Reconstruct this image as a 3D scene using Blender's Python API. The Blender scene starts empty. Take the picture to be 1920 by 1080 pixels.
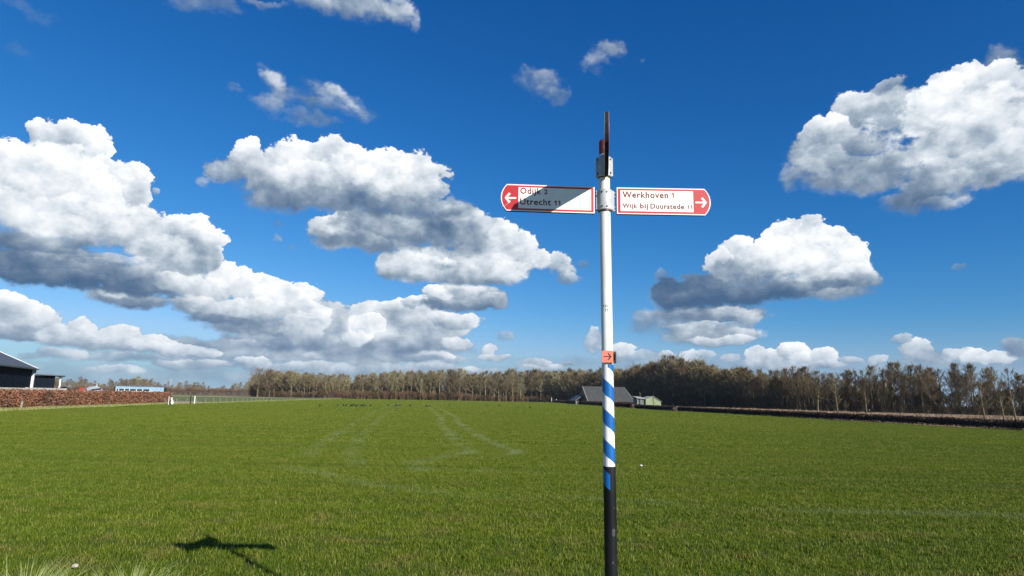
import bpy, bmesh, math, random
import numpy as np
from mathutils import Vector, Matrix
R_ = math.radians
scene = bpy.context.scene
COL = scene.collection
random.seed(11)

# ------------------------------------------------------------------ camera
EYE = 2.18
cam_data = bpy.data.cameras.new('camera')
cam = bpy.data.objects.new('camera', cam_data); COL.objects.link(cam)
cam_data.sensor_width = 36.0
cam_data.lens = 22.5
cam_data.clip_start = 0.05
cam_data.clip_end = 9000
cam.matrix_world = Matrix.Translation((0, 0, EYE)) @ (Matrix.Rotation(R_(90 + 9.8), 4, 'X') @ Matrix.Rotation(R_(1.0), 4, 'Z'))
scene.camera = cam
scene.view_settings.view_transform = 'Standard'
scene.view_settings.look = 'None'
scene.view_settings.gamma = 1.0
scene.view_settings.use_curve_mapping = False
scene.view_settings.exposure = 0.60
scene.cycles.max_bounces = 5
scene.cycles.diffuse_bounces = 2
scene.cycles.glossy_bounces = 2
scene.cycles.transparent_max_bounces = 4

# ------------------------------------------------------------------ sun
SUN_DIR = Vector((4.77, -5.47, 3.56)).normalized()      # towards the sun
sun_d = bpy.data.lights.new('sun', 'SUN'); sun_d.energy = 4.9; sun_d.angle = R_(0.5); sun_d.color = (1.0, 0.955, 0.88)
sun = bpy.data.objects.new('sun', sun_d); COL.objects.link(sun)
sun.rotation_euler = SUN_DIR.to_track_quat('Z', 'Y').to_euler()
sun.location = (30, -30, 30)

# ------------------------------------------------------------------ sky with cumulus
# each cloud lump: azimuth, elevation, half width, half height (degrees), brightness, softness, opacity
CLOUDS = [
    (-28.45, 1.26, 17.08, 1.2, 0.62, 1.2, 0.55), (-9.24, 1.79, 20.95, 1.55, 0.6, 1.2, 0.6), (13.62, 2.83, 20.49, 1.13, 0.62, 1.2, 0.45), (33.32, 2.78, 11.2, 0.88, 0.62, 1.2, 0.4), 
    (-18.25, 3.03, 12.36, 1.1, 0.6, 0.9, 0.6), (-22.86, 3.38, 14.78, 1.26, 0.66, 1, 0.85), (-12.12, 4.25, 9.63, 1.76, 0.6, 1, 0.85), (-27.6, 4, 7.53, 0.66, 0.55, 1.2, 0.6), 
    (-18.19, 2.23, 9.52, 0.6, 0.72, 0.8, 0.8), (-30.38, 2.54, 6.32, 0.45, 0.62, 0.8, 0.8), (-7.42, 2.52, 7.79, 0.52, 0.75, 0.8, 0.8), (-15.65, 3.31, 3.45, 0.41, 0.85, 0.6, 0.8), 
    (-31.34, 1.69, 2.32, 0.4, 0.85, 0.6, 0.8), (-34.77, 2.52, 1.79, 0.6, 0.85, 0.6, 0.85), (-36.62, 2.23, 1.22, 0.38, 0.7, 0.8, 0.6), (-26.87, 2.27, 3.8, 0.42, 0.85, 0.6, 0.8), 
    (-21.98, 2.54, 2.05, 0.54, 0.9, 0.6, 0.9), (-37.99, 4.86, 2.5, 1.42, 0.85, 0.3, 1), (-38.52, 5.49, 1.81, 1.33, 1, 0.3, 1), (-37.29, 5.31, 1.27, 1.13, 1, 0.3, 1), 
    (-37.43, 3.96, 2.36, 0.59, 0.55, 0.5, 1), (-34.62, 4.05, 2.17, 0.78, 0.85, 0.4, 1), (-34.04, 4.72, 1.25, 0.63, 1, 0.3, 1), (-31.59, 4.09, 2.32, 0.9, 0.95, 0.35, 1), 
    (-32.56, 3.51, 4.16, 0.58, 0.7, 0.5, 1), (-29.25, 3.83, 2.23, 0.74, 0.95, 0.35, 1), (-27.54, 3.38, 2.59, 0.61, 0.85, 0.4, 1), (-25.43, 3.27, 1.16, 0.55, 0.95, 0.35, 1), 
    (7.21, 5.12, 0.94, 1.22, 0.8, 0.5, 0.85), (9.77, 4.43, 1.3, 0.79, 0.95, 0.4, 0.95), (11.37, 3.65, 3.07, 0.73, 0.75, 0.7, 0.7), (15.43, 3.84, 0.97, 0.64, 0.9, 0.5, 0.9), 
    (3.2, 2.82, 1.61, 0.38, 0.9, 0.5, 0.9), (-1.81, 4.29, 1.05, 0.85, 0.95, 0.4, 0.95), (-1.32, 3.69, 1.62, 0.47, 0.8, 0.5, 0.9), (-0.5, 5.5, 0.67, 0.57, 0.6, 0.8, 0.6), 
    (22.42, 3.11, 3.19, 0.68, 0.75, 0.6, 0.95), (20.93, 3.82, 1.08, 0.71, 1, 0.3, 1), (22.24, 3.64, 0.98, 0.61, 0.95, 0.3, 1), (23.72, 4.06, 1.28, 0.87, 1, 0.3, 1), 
    (24.45, 3.53, 1.18, 0.6, 0.95, 0.3, 1), (26.02, 3.69, 1.23, 0.85, 1, 0.3, 1), (25.4, 3.01, 2.61, 0.43, 0.75, 0.5, 1), (32.24, 4.07, 1.23, 0.72, 0.85, 0.45, 0.95), 
    (33.04, 3.49, 1.88, 0.53, 0.6, 0.6, 0.9), (34.71, 3.77, 1.36, 0.47, 0.9, 0.4, 0.95), (35.96, 3.44, 1.13, 0.61, 0.95, 0.4, 1), (37.17, 3.26, 1.21, 0.49, 1, 0.3, 1), 
    (38.44, 4.01, 0.94, 0.74, 0.65, 0.6, 0.9), (35.78, 10.2, 0.45, 0.35, 0.5, 0.9, 0.4), (2.49, 3.18, 1.23, 0.42, 0.8, 0.6, 0.85), (4.86, 3.03, 0.94, 0.33, 0.75, 0.7, 0.8), 
    (13.65, 3.84, 1.17, 0.55, 0.9, 0.5, 0.9), (16.76, 4.02, 0.96, 0.45, 0.85, 0.5, 0.85), (18.9, 3.65, 1.11, 0.45, 0.85, 0.5, 0.85), (28.08, 3.41, 1.26, 0.37, 0.75, 0.6, 0.8), 
    (29.92, 3.55, 0.79, 0.41, 0.85, 0.5, 0.85), (31.43, 4.82, 0.7, 0.4, 0.8, 0.6, 0.8), (-12.52, 3.22, 4.81, 0.72, 0.85, 0.5, 0.95), (-14.37, 4.17, 4, 1.54, 0.7, 0.6, 0.95), 
    (-8.38, 3.34, 5.71, 0.63, 0.6, 0.6, 0.9), (-6.52, 3.57, 1.88, 0.37, 0.9, 0.4, 0.9), (-12.24, 6.57, 3.18, 1.87, 1, 0.25, 1), (-14.24, 5.65, 1.53, 1.2, 0.95, 0.3, 1), 
    (-10.18, 7.03, 2.29, 1.47, 1, 0.25, 1), (-8.11, 7.91, 1.89, 0.85, 0.95, 0.3, 1), (-8.5, 6.15, 4.72, 1.79, 0.85, 0.3, 1), (-5.21, 6.72, 2.66, 0.85, 0.85, 0.4, 1), 
    (-10.29, 4.4, 4.39, 1.15, 0.55, 0.8, 1), (-7.49, 4.39, 4.19, 0.95, 0.48, 0.8, 1), (-5.05, 4.69, 1.61, 0.66, 0.8, 0.4, 1), (-13.61, 5.03, 1.35, 1.11, 1, 0.3, 1), 
    (-12.67, 6.09, 1.37, 1.02, 1, 0.3, 1), (-16.29, 6.38, 2.47, 1.84, 0.72, 0.4, 1), (-20.05, 4.39, 5.64, 1.09, 0.45, 0.7, 0.95), (-23.72, 3.99, 3.13, 0.68, 0.6, 0.8, 0.7), 
    (-24.16, 9.08, 2.08, 1.66, 1, 0.25, 1), (-25.48, 8.22, 1.65, 1.29, 0.9, 0.3, 1), (-22.04, 8.37, 2.42, 1.39, 1, 0.25, 1), (-17.95, 8.12, 1.57, 1.36, 1, 0.25, 1), 
    (-19.85, 7.45, 2.86, 1.71, 1, 0.25, 1), (-17.19, 6.56, 1.58, 1.36, 0.95, 0.3, 1), (-26.36, 7.07, 2.16, 1.05, 0.8, 0.4, 1), (-23.13, 6.65, 4.09, 1.27, 0.85, 0.4, 1), 
    (-21.81, 5.54, 4.61, 0.79, 0.5, 0.6, 1), (-18.43, 5.59, 2.41, 1.11, 0.8, 0.5, 1), (-25.09, 6.08, 2.64, 0.58, 0.45, 0.6, 1), (-31.2, 7.07, 2.96, 0.91, 0.5, 0.5, 1), 
    (-32.11, 7.31, 1.18, 0.48, 0.85, 0.5, 0.9), (-36.37, 8.11, 5.63, 1.12, 0.14, 0.6, 1), (-31.7, 8.45, 5.1, 1.36, 0.28, 0.6, 1), (-39.38, 14.87, 3.66, 3.07, 1, 0.25, 1), 
    (-38.06, 18.03, 1.57, 1.48, 1, 0.2, 1), (-36.43, 18.16, 2.19, 1.93, 1, 0.2, 1), (-34.83, 17.04, 1.41, 1.69, 1, 0.25, 1), (-38.17, 15.14, 3.79, 2.91, 1, 0.4, 1), 
    (-33.75, 15.87, 1.92, 1.58, 1, 0.3, 1), (-32.11, 15.57, 1.75, 1.52, 1, 0.3, 1), (-35.77, 14.08, 4.74, 2.84, 1, 0.5, 1), (-31.57, 14.64, 1.29, 1.37, 0.95, 0.3, 1), 
    (-30.02, 15.44, 0.59, 0.29, 0.8, 0.8, 0.7), (-27.91, 13.11, 2.06, 1.6, 1, 0.25, 1), (-29.54, 12.25, 2.91, 2.13, 0.95, 0.4, 1), (-26.21, 11.83, 1.49, 1.45, 0.95, 0.25, 1), 
    (-25.44, 10.83, 0.95, 1.12, 0.85, 0.3, 1), (-27.87, 10.77, 3.41, 2.17, 0.75, 0.4, 1), (-33.88, 12.43, 5.69, 2.12, 0.92, 0.6, 1), (-38.45, 12.41, 4.4, 2.09, 0.95, 0.7, 1), 
    (-29.42, 11.01, 2.49, 1.39, 0.85, 0.7, 0.8), (-37.55, 10.07, 5.85, 1.44, 0.35, 0.9, 1), (-38, 8.66, 5.07, 1.26, 0.1, 0.8, 1), (-33.87, 9.21, 4.5, 1.15, 0.3, 0.9, 0.9), 
    (-32.95, 10.22, 3.46, 0.54, 0.8, 0.9, 0.7), (-29.57, 8.89, 4.51, 1.11, 0.45, 0.8, 1), (-27.67, 8.66, 2.97, 0.95, 0.8, 0.6, 0.8), (-37.56, 8.92, 5.13, 1.02, 0.34, 0.9, 0.9), 
    (-33.13, 8.74, 4.95, 0.89, 0.34, 0.9, 0.85), (-36.66, 7.91, 4.88, 0.77, 0.14, 0.8, 1), (-31.64, 7.84, 3.92, 0.73, 0.15, 0.8, 0.9), (-34.6, 9.72, 2.21, 0.53, 0.7, 1, 0.5), 
    (-4.32, 8.75, 4.03, 1.49, 0.6, 0.5, 1), (-6.73, 9.05, 1.52, 0.85, 0.9, 0.4, 1), (-4.25, 9.46, 1.64, 0.67, 0.85, 0.4, 0.9), (-1.66, 8.43, 1.45, 0.95, 0.65, 0.5, 1), 
    (-5.26, 8, 3.74, 0.64, 0.35, 0.8, 0.9), (4.35, 11.51, 1.65, 1.14, 0.75, 0.45, 0.95), (5.07, 10.56, 1.35, 0.67, 0.6, 0.7, 0.8), (2.15, 12.12, 1.46, 1.14, 0.95, 0.35, 1), 
    (-0.06, 12.9, 2.52, 1.81, 0.95, 0.35, 1), (-2.77, 14.03, 3.07, 1.81, 0.95, 0.3, 1), (-5.01, 15.14, 3.39, 1.69, 0.85, 0.35, 1), (-7.78, 11.47, 5.08, 1.8, 0.78, 0.4, 1), 
    (-2.95, 11.64, 5.43, 1.81, 0.85, 0.5, 1), (-5.34, 10.52, 6.98, 0.74, 0.52, 0.9, 1), (-1, 11.45, 3.27, 1.17, 0.9, 0.6, 0.9), (-7.79, 11.71, 3.21, 1.06, 0.9, 0.6, 0.8), 
    (-4.96, 13.72, 3.59, 1.7, 0.55, 0.9, 0.9), (-5.88, 12.02, 1.45, 0.47, 0.9, 0.7, 0.8), (-15.42, 13.8, 3.16, 1.54, 0.85, 0.35, 1), (-14.55, 14.56, 2.58, 1.13, 0.95, 0.35, 1), 
    (-10.79, 14.6, 5.83, 1.88, 0.55, 0.6, 1), (-13.07, 13.15, 5.71, 1.04, 0.45, 0.9, 1), (-7.9, 14.3, 3.24, 1.37, 0.45, 0.8, 1), (-9.09, 19.35, 2.61, 2.15, 0.92, 0.3, 1), 
    (-8.05, 17.8, 1.75, 1.39, 0.8, 0.5, 0.9), (-11.56, 20.08, 2.47, 1.72, 0.95, 0.3, 1), (-23.45, 19.91, 1.27, 1.19, 0.95, 0.3, 1), (-24.54, 18.02, 1.73, 1.02, 0.75, 0.5, 0.9), 
    (-22.49, 18.84, 2.48, 1.63, 0.85, 0.4, 1), (-19.51, 20.13, 2.59, 1.75, 0.95, 0.25, 1), (-17.03, 20.52, 3.08, 1.67, 1, 0.25, 1), (-14.41, 19.82, 3.68, 1.8, 1, 0.35, 1), 
    (-19.35, 18.16, 4.96, 2.07, 0.85, 0.5, 1), (-13.37, 18.33, 5.79, 1.93, 0.85, 0.6, 1), (-15.75, 18.79, 4.65, 1.5, 1, 0.8, 0.8), (-20.13, 16.73, 4.89, 1.38, 0.52, 0.9, 1), 
    (-15.59, 16.44, 6.16, 1.42, 0.42, 0.9, 1), (-10.91, 17.01, 4.27, 1.34, 0.52, 0.9, 0.95), (-6.28, 16.35, 3.28, 1.26, 0.5, 0.9, 0.9), (-26.12, 17.22, 0.8, 0.59, 0.8, 1, 0.6), 
    (-21.05, 14.62, 0.6, 0.53, 0.5, 1, 0.45), (-21.08, 13.37, 0.68, 0.4, 0.5, 1, 0.5), (-19.46, 12.63, 0.52, 0.4, 0.5, 1, 0.4), (-21.64, 25.04, 1.68, 1.4, 0.85, 1.3, 0.8), 
    (-22.91, 23.49, 2.41, 1.02, 0.75, 1.4, 0.6), (-20.53, 24.3, 2.5, 1.12, 0.5, 1.3, 0.5), (-18.83, 23.05, 3.05, 0.57, 0.5, 1.3, 0.55), (-16.19, 25.13, 2.74, 1.14, 0.85, 1.3, 0.8), 
    (-13.74, 24.25, 1.92, 0.96, 0.7, 1.4, 0.6), (-22.49, 26.55, 0.88, 0.4, 0.4, 1.3, 0.25), (-17.53, 24.09, 3.1, 0.76, 0.5, 1.3, 0.5), (-16.3, 32.57, 5.94, 1.31, 0.6, 0.9, 0.85), 
    (-12.08, 32.72, 3.14, 1.33, 0.6, 1, 0.8), (-19.37, 31.93, 2.61, 0.95, 0.55, 1, 0.75), (-9.5, 32.02, 0.81, 0.81, 0.5, 1.2, 0.5), (-28.74, 30.16, 3.15, 0.9, 0.5, 1.2, 0.5), 
    (-24.14, 31.32, 2.93, 0.42, 0.5, 1.2, 0.5), (-39.65, 26.21, 3.12, 0.68, 0.35, 1.4, 0.2), (-39.95, 23.78, 1.7, 0.54, 0.35, 1.4, 0.18), (2.47, 27.91, 2.75, 1.16, 0.75, 1.3, 0.65), 
    (4.17, 26.85, 1.43, 0.78, 0.7, 1.3, 0.55), (8.95, 29.85, 1.41, 1.17, 0.8, 1.2, 0.7), (7.92, 28.55, 1.11, 1.02, 0.7, 1.4, 0.55), (12.64, 29.43, 0.49, 0.25, 0.4, 1.2, 0.3), 
    (6.52, 11.89, 0.67, 0.66, 0.5, 1, 0.5), (-25.58, 24.32, 0.42, 0.32, 0.4, 1.3, 0.3), (17.25, 5.56, 4.89, 1.02, 0.68, 0.6, 1), (14.16, 6.51, 3.03, 1.34, 0.55, 0.9, 0.8), 
    (11.43, 6.76, 1.57, 1.4, 0.55, 1, 0.7), (17.31, 7.38, 5.4, 1.02, 0.45, 0.7, 1), (18.63, 7.57, 2.91, 0.51, 0.75, 0.8, 0.8), (16.84, 6.38, 4.92, 0.41, 0.75, 0.8, 0.7), 
    (18.1, 5.1, 3, 0.56, 0.9, 0.6, 0.9), (20.31, 6.85, 1.44, 0.89, 0.6, 0.7, 0.9), (13.44, 10.46, 0.55, 0.93, 0.5, 0.9, 0.6), (14.22, 8.82, 2.54, 1.14, 0.1, 0.6, 1), 
    (16.49, 9.32, 3.99, 1.74, 0.06, 0.5, 1), (19.9, 12.26, 2.13, 1.51, 1, 0.25, 1), (18.43, 11.71, 1.32, 1.18, 1, 0.3, 1), (21.83, 12.23, 1.69, 1.15, 0.95, 0.3, 1), 
    (25.02, 13.66, 2.36, 1.45, 1, 0.2, 1), (23.56, 13.35, 1.65, 1.4, 1, 0.25, 1), (26.58, 12.87, 2.12, 1.53, 1, 0.2, 1), (28.82, 11.69, 1.36, 1.42, 1, 0.2, 1), 
    (27.44, 11.09, 3.02, 2.09, 1, 0.4, 1), (24.7, 11.73, 3.62, 2.14, 0.95, 0.5, 1), (28.53, 10.16, 1.94, 1.22, 0.92, 0.5, 1), (20.49, 10.88, 3.35, 1.5, 0.62, 0.7, 1), 
    (23.02, 10.96, 1.65, 1.32, 0.75, 0.9, 0.7), (29.98, 9.5, 1.1, 0.58, 0.7, 0.9, 0.8), (26.17, 9.46, 4.82, 1.25, 0.6, 0.7, 1), (23.34, 9.18, 5.95, 1.08, 0.28, 0.8, 1), 
    (19.54, 8.9, 5.77, 1.11, 0.08, 0.8, 1), (26.9, 8.69, 3.02, 0.67, 0.55, 1, 0.8), (22.55, 9.89, 1.41, 0.88, 0.75, 1.2, 0.6), (17.35, 8.65, 5.42, 0.71, -0.05, 0.8, 0.9), 
    (21.28, 9.5, 2.83, 0.9, 0.3, 1, 0.7), (40.14, 24.17, 1.7, 1.16, 0.6, 1, 0.7), (37.83, 23.73, 1.29, 1.22, 0.95, 0.3, 1), (36.41, 22.97, 1.94, 1.48, 0.95, 0.3, 1), 
    (39.28, 22.06, 2.76, 2.23, 0.95, 0.35, 1), (32.19, 23.75, 1.4, 0.99, 0.75, 0.6, 0.9), (29.84, 23.04, 2.24, 1.85, 0.75, 0.5, 1), (32.79, 22.06, 2.43, 1.73, 0.72, 0.6, 0.95), 
    (35.92, 21.39, 3, 2.51, 0.95, 0.4, 1), (27.79, 22.11, 1.96, 1.09, 0.95, 0.4, 1), (26.5, 21.07, 2, 1.57, 0.78, 0.4, 1), (38.4, 19.69, 3.85, 3.27, 1, 0.6, 1), 
    (29.26, 20.63, 3.88, 1.81, 0.66, 0.7, 1), (32.52, 18.94, 2.41, 0.97, 0.6, 1.4, 0.6), (35.37, 19.19, 3.39, 2.13, 0.85, 0.8, 1), (26.98, 19.2, 2.95, 1.86, 0.62, 0.7, 1), 
    (39.41, 17.22, 3.04, 2.04, 0.85, 0.6, 1), (30.6, 18.05, 4.58, 1.63, 0.55, 0.8, 1), (25.09, 18.39, 1.64, 0.93, 0.45, 1, 0.8), (35.5, 16.83, 4.1, 1.72, 0.62, 0.8, 1), 
    (28.63, 17.3, 4.31, 1.2, 0.38, 0.9, 1), (33.67, 15.55, 3.48, 1.33, 0.38, 0.8, 1), (37.41, 16.1, 2.83, 1.01, 0.62, 0.9, 1), (34.64, 14.81, 2.26, 0.61, 0.5, 1, 0.8), 
]


world = bpy.data.worlds.new('World'); scene.world = world
world.use_nodes = True
wt = world.node_tree
for n in list(wt.nodes): wt.nodes.remove(n)
def wn(t, **k):
    n = wt.nodes.new(t)
    for a, v in k.items(): setattr(n, a, v)
    return n
def put(tree, sock, v):
    if isinstance(v, bpy.types.NodeSocket): tree.links.new(v, sock)
    else: sock.default_value = v
def W_math(op, a, b=0.0, c=0.0, clamp=False):
    n = wn('ShaderNodeMath', operation=op, use_clamp=clamp)
    put(wt, n.inputs[0], a); put(wt, n.inputs[1], b); put(wt, n.inputs[2], c)
    return n.outputs[0]
def W_vec(op, a, b=(0, 0, 0), c=(0, 0, 0)):
    n = wn('ShaderNodeVectorMath', operation=op)
    put(wt, n.inputs[0], a)
    if op == 'SCALE': put(wt, n.inputs['Scale'], b)
    else:
        put(wt, n.inputs[1], b)
        if op == 'MULTIPLY_ADD': put(wt, n.inputs[2], c)
    return n.outputs['Value'] if op == 'DOT_PRODUCT' else n.outputs[0]
def W_map(v, a, b, c=0.0, d=1.0, smooth=True):
    n = wn('ShaderNodeMapRange', interpolation_type='SMOOTHSTEP' if smooth else 'LINEAR')
    put(wt, n.inputs[0], v); put(wt, n.inputs[1], a); put(wt, n.inputs[2], b); put(wt, n.inputs[3], c); put(wt, n.inputs[4], d)
    return n.outputs[0]
def W_noise(vec, scale, detail, rough, lac=2.0):
    n = wn('ShaderNodeTexNoise', noise_dimensions='3D')
    put(wt, n.inputs['Vector'], vec); n.inputs['Scale'].default_value = scale
    n.inputs['Detail'].default_value = detail; n.inputs['Roughness'].default_value = rough; n.inputs['Lacunarity'].default_value = lac
    return n
tc = wn('ShaderNodeTexCoord')
D = W_vec('NORMALIZE', tc.outputs['Generated'])
sep = wn('ShaderNodeSeparateXYZ'); put(wt, sep.inputs[0], D)
az = W_math('MULTIPLY', W_math('ARCTAN2', sep.outputs[0], sep.outputs[1]), 57.29578)
el = W_math('MULTIPLY', W_math('ARCSINE', sep.outputs[2]), 57.29578)
pv = wn('ShaderNodeCombineXYZ'); put(wt, pv.inputs[0], az); put(wt, pv.inputs[1], el)
amp = W_map(el, -1.0, 20.0, 0.30, 1.15, smooth=False)
n1 = W_noise(D, 12.0, 9.0, 0.60)
n2 = W_noise(W_vec('MULTIPLY', D, (1.0, 1.0, 1.5)), 34.0, 6.0, 0.60)
n2b = W_noise(W_vec('MULTIPLY', W_vec('ADD', D, (0.0035, 0.0, 0.0065)), (1.0, 1.0, 1.6)), 34.0, 6.0, 0.60)
n3 = W_noise(D, 13.0, 5.0, 0.52)
n3b = W_noise(W_vec('ADD', D, (0.010, 0.0, 0.020)), 13.0, 5.0, 0.52)
warp = W_vec('MULTIPLY', W_vec('SUBTRACT', n1.outputs['Color'], (0.5, 0.5, 0.5)), (5.6, 4.0, 0.0))
P = W_vec('MULTIPLY_ADD', warp, W_vec('SCALE', (1, 1, 1), amp), pv.outputs[0])
bil = W_math('MULTIPLY', W_math('SUBTRACT', n2.outputs[0], 0.5), 1.7)             # edge billows
relief = W_math('SUBTRACT', n2.outputs[0], n2b.outputs[0])                        # sun side of each billow
relief = W_math('ADD', W_math('MULTIPLY', relief, 0.5), W_math('MULTIPLY', W_math('SUBTRACT', n3.outputs[0], n3b.outputs[0]), 1.3))
one_bil = W_math('ADD', 1.0, bil)
# the lumps are laid over each other in node groups of a dozen, far ones first
def lump_group(chunk, idx):
    g = bpy.data.node_groups.new('cloud_lumps', 'ShaderNodeTree')
    for nm, ty in (('P', 'NodeSocketVector'), ('Bil', 'NodeSocketFloat'), ('Tone', 'NodeSocketFloat'), ('Cov', 'NodeSocketFloat')):
        g.interface.new_socket(nm, in_out='INPUT', socket_type=ty)
    g.interface.new_socket('Tone', in_out='OUTPUT', socket_type='NodeSocketFloat')
    g.interface.new_socket('Cov', in_out='OUTPUT', socket_type='NodeSocketFloat')
    gi = g.nodes.new('NodeGroupInput'); go = g.nodes.new('NodeGroupOutput')
    def nd(t, op, *ins):
        n = g.nodes.new(t); n.operation = op
        for k, v in enumerate(ins): put(g, n.inputs[k], v)
        return n.outputs['Value'] if op == 'DOT_PRODUCT' or t == 'ShaderNodeMath' else n.outputs[0]
    M_, V_ = 'ShaderNodeMath', 'ShaderNodeVectorMath'
    Pi, one_b, tone, cov = gi.outputs[0], gi.outputs[1], gi.outputs[2], gi.outputs[3]
    for (a, e, ra, re, b, s, o) in chunk:
        q = nd(V_, 'MULTIPLY_ADD', Pi, (1 / ra, 1 / re, 0), (-a / ra, -e / re, 0))
        d = nd(M_, 'SUBTRACT', one_b, nd(V_, 'DOT_PRODUCT', q, q))
        lit = nd(V_, 'DOT_PRODUCT', q, (0.07, 0.26, 0.0))
        d = nd(M_, 'MULTIPLY', d, nd(M_, 'MAXIMUM', nd(M_, 'MULTIPLY_ADD', lit, 2.3, 1.0), 0.3))          # crisp tops, soft undersides
        m = g.nodes.new('ShaderNodeMapRange'); m.interpolation_type = 'SMOOTHSTEP'
        put(g, m.inputs[0], d); m.inputs[2].default_value = s * 0.9; m.inputs[4].default_value = o
        al = m.outputs[0]
        t = nd(M_, 'ADD', lit, b)
        keep = nd(M_, 'SUBTRACT', 1.0, al)
        tone = nd(M_, 'MULTIPLY_ADD', tone, keep, nd(M_, 'MULTIPLY', t, al))
        cov = nd(M_, 'MULTIPLY_ADD', cov, keep, al)
    put(g, go.inputs[0], tone); put(g, go.inputs[1], cov)
    return g
# beyond the picture the same broken cumulus goes on
dz = W_math('ADD', sep.outputs[2], 0.12)
flat = W_vec('SCALE', D, W_math('DIVIDE', 1.0, W_math('MAXIMUM', dz, 0.05)))
outside = W_math('MAXIMUM', W_map(W_math('ABSOLUTE', az), 43.0, 52.0), W_map(el, 37.0, 44.0))
relief1 = relief
sky = wn('ShaderNodeTexSky'); sky.sky_type = 'NISHITA'; sky.sun_disc = False
sky.sun_elevation = math.asin(SUN_DIR.z); sky.sun_rotation = math.atan2(SUN_DIR.x, SUN_DIR.y)
sky.altitude = 0; sky.air_density = 1.0; sky.dust_density = 0.3; sky.ozone_density = 3.0
sep_c = wn('ShaderNodeSeparateXYZ'); put(wt, sep_c.inputs[0], sky.outputs[0])
hs = wn('ShaderNodeCombineXYZ'); chan = []
# the deep polarised blue of the picture: each channel of the Nishita sky gets its own contrast
for ch, (pre, pw, k) in enumerate(((0.055, 2.1, 4.3), (0.086, 1.17, 0.945), (0.112, 0.90, 0.892))):
    v = W_math('MULTIPLY', W_math('POWER', W_math('MULTIPLY', sep_c.outputs[ch], pre), pw), k * 10.0)
    chan.append(v)
put(wt, hs.inputs[0], W_math('MINIMUM', chan[0], W_math('MULTIPLY', chan[1], 0.55)))
put(wt, hs.inputs[1], chan[1]); put(wt, hs.inputs[2], chan[2])
SKY_STR = 0.10
low = wn('ShaderNodeMix', data_type='RGBA'); put(wt, low.inputs[0], W_map(el, -1.5, 7.0, 0.85, 0.0)); put(wt, low.inputs[6], hs.outputs[0])
low.inputs[7].default_value = (3.0, 4.3, 6.1, 1)                  # pale blue air over the horizon

def sky_branch(lumps):
    """one Background: clear sky, the given lumps, and the broken cumulus field"""
    tone, cov, Pc = 0.5, 0.0, P
    for i in range(0, len(lumps), 12):
        gn = wn('ShaderNodeGroup'); gn.node_tree = lump_group(lumps[i:i + 12], i)
        put(wt, gn.inputs[0], Pc); put(wt, gn.inputs[1], one_bil); put(wt, gn.inputs[2], tone); put(wt, gn.inputs[3], cov)
        tone, cov = gn.outputs[0], gn.outputs[1]
        Pc = W_vec('MULTIPLY_ADD', tone, (1e-7, 1e-7, 0.0), Pc)      # keeps the groups in order
    fn = W_noise(flat, 0.9, 7.0, 0.55)
    fa = W_math('MULTIPLY', W_map(fn.outputs[0], 0.59, 0.69), outside)
    fa = W_math('MULTIPLY', fa, W_map(el, -1.0, 4.0))
    if lumps:
        tone = W_math('MULTIPLY_ADD', fa, W_math('SUBTRACT', 0.75, tone), tone)
        cov = W_math('MULTIPLY_ADD', fa, W_math('SUBTRACT', 1.0, cov), cov)
        tone = W_math('ADD', tone, relief)
    else:
        tone, cov = 0.75, fa
    ramp = wn('ShaderNodeValToRGB'); put(wt, ramp.inputs[0], W_math('MULTIPLY', tone, 0.80))
    cr = ramp.color_ramp; cr.interpolation = 'LINEAR'
    cr.elements[0].position = 0.0; cr.elements[0].color = (*CLOUD_RAMP[0][1], 1)
    cr.elements[1].position = 1.0; cr.elements[1].color = (*CLOUD_RAMP[-1][1], 1)
    for p_, c_ in CLOUD_RAMP[1:-1]:
        cr.elements.new(p_).color = (*c_, 1)
    # far clouds near the horizon sink into blue air
    air = wn('ShaderNodeMix', data_type='RGBA'); put(wt, air.inputs[0], W_map(el, 0.0, 9.0, 0.24, 0.0))
    put(wt, air.inputs[6], ramp.outputs[0]); air.inputs[7].default_value = (0.30, 0.42, 0.60, 1)
    cl = wn('ShaderNodeVectorMath', operation='SCALE'); put(wt, cl.inputs[0], air.outputs[2]); cl.inputs['Scale'].default_value = 1.0 / SKY_STR
    mixc = wn('ShaderNodeMix', data_type='RGBA'); put(wt, mixc.inputs[0], W_math('MINIMUM', cov, 1.0)); put(wt, mixc.inputs[6], low.outputs[2]); put(wt, mixc.inputs[7], cl.outputs[0])
    bg = wn('ShaderNodeBackground'); put(wt, bg.inputs[0], mixc.outputs[2]); bg.inputs[1].default_value = SKY_STR * 0.73
    return bg.outputs[0]
CLOUD_RAMP = [(0.0, (0.060, 0.125, 0.235)), (0.18, (0.100, 0.165, 0.275)), (0.38, (0.190, 0.265, 0.365)), (0.56, (0.36, 0.435, 0.52)), (0.74, (0.62, 0.68, 0.745)), (0.90, (0.84, 0.87, 0.90)), (1.0, (0.97, 0.98, 0.985))]
SPLIT = 7.0
left = [c for c in CLOUDS if c[0] - c[2] * 1.4 - 2.0 < SPLIT]
right = [c for c in CLOUDS if c[0] + c[2] * 1.4 + 2.0 > SPLIT]
m1 = wn('ShaderNodeMixShader'); put(wt, m1.inputs[0], W_math('GREATER_THAN', az, SPLIT)); put(wt, m1.inputs[1], sky_branch(left)); put(wt, m1.inputs[2], sky_branch(right))
far_out = W_math('MAXIMUM', W_math('GREATER_THAN', W_math('ABSOLUTE', az), 52.0), W_math('MAXIMUM', W_math('GREATER_THAN', el, 44.0), W_math('LESS_THAN', el, -2.0)))
m2 = wn('ShaderNodeMixShader'); put(wt, m2.inputs[0], far_out); put(wt, m2.inputs[1], m1.outputs[0]); put(wt, m2.inputs[2], sky_branch([]))
wo = wn('ShaderNodeOutputWorld'); put(wt, wo.inputs[0], m2.outputs[0])
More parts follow.
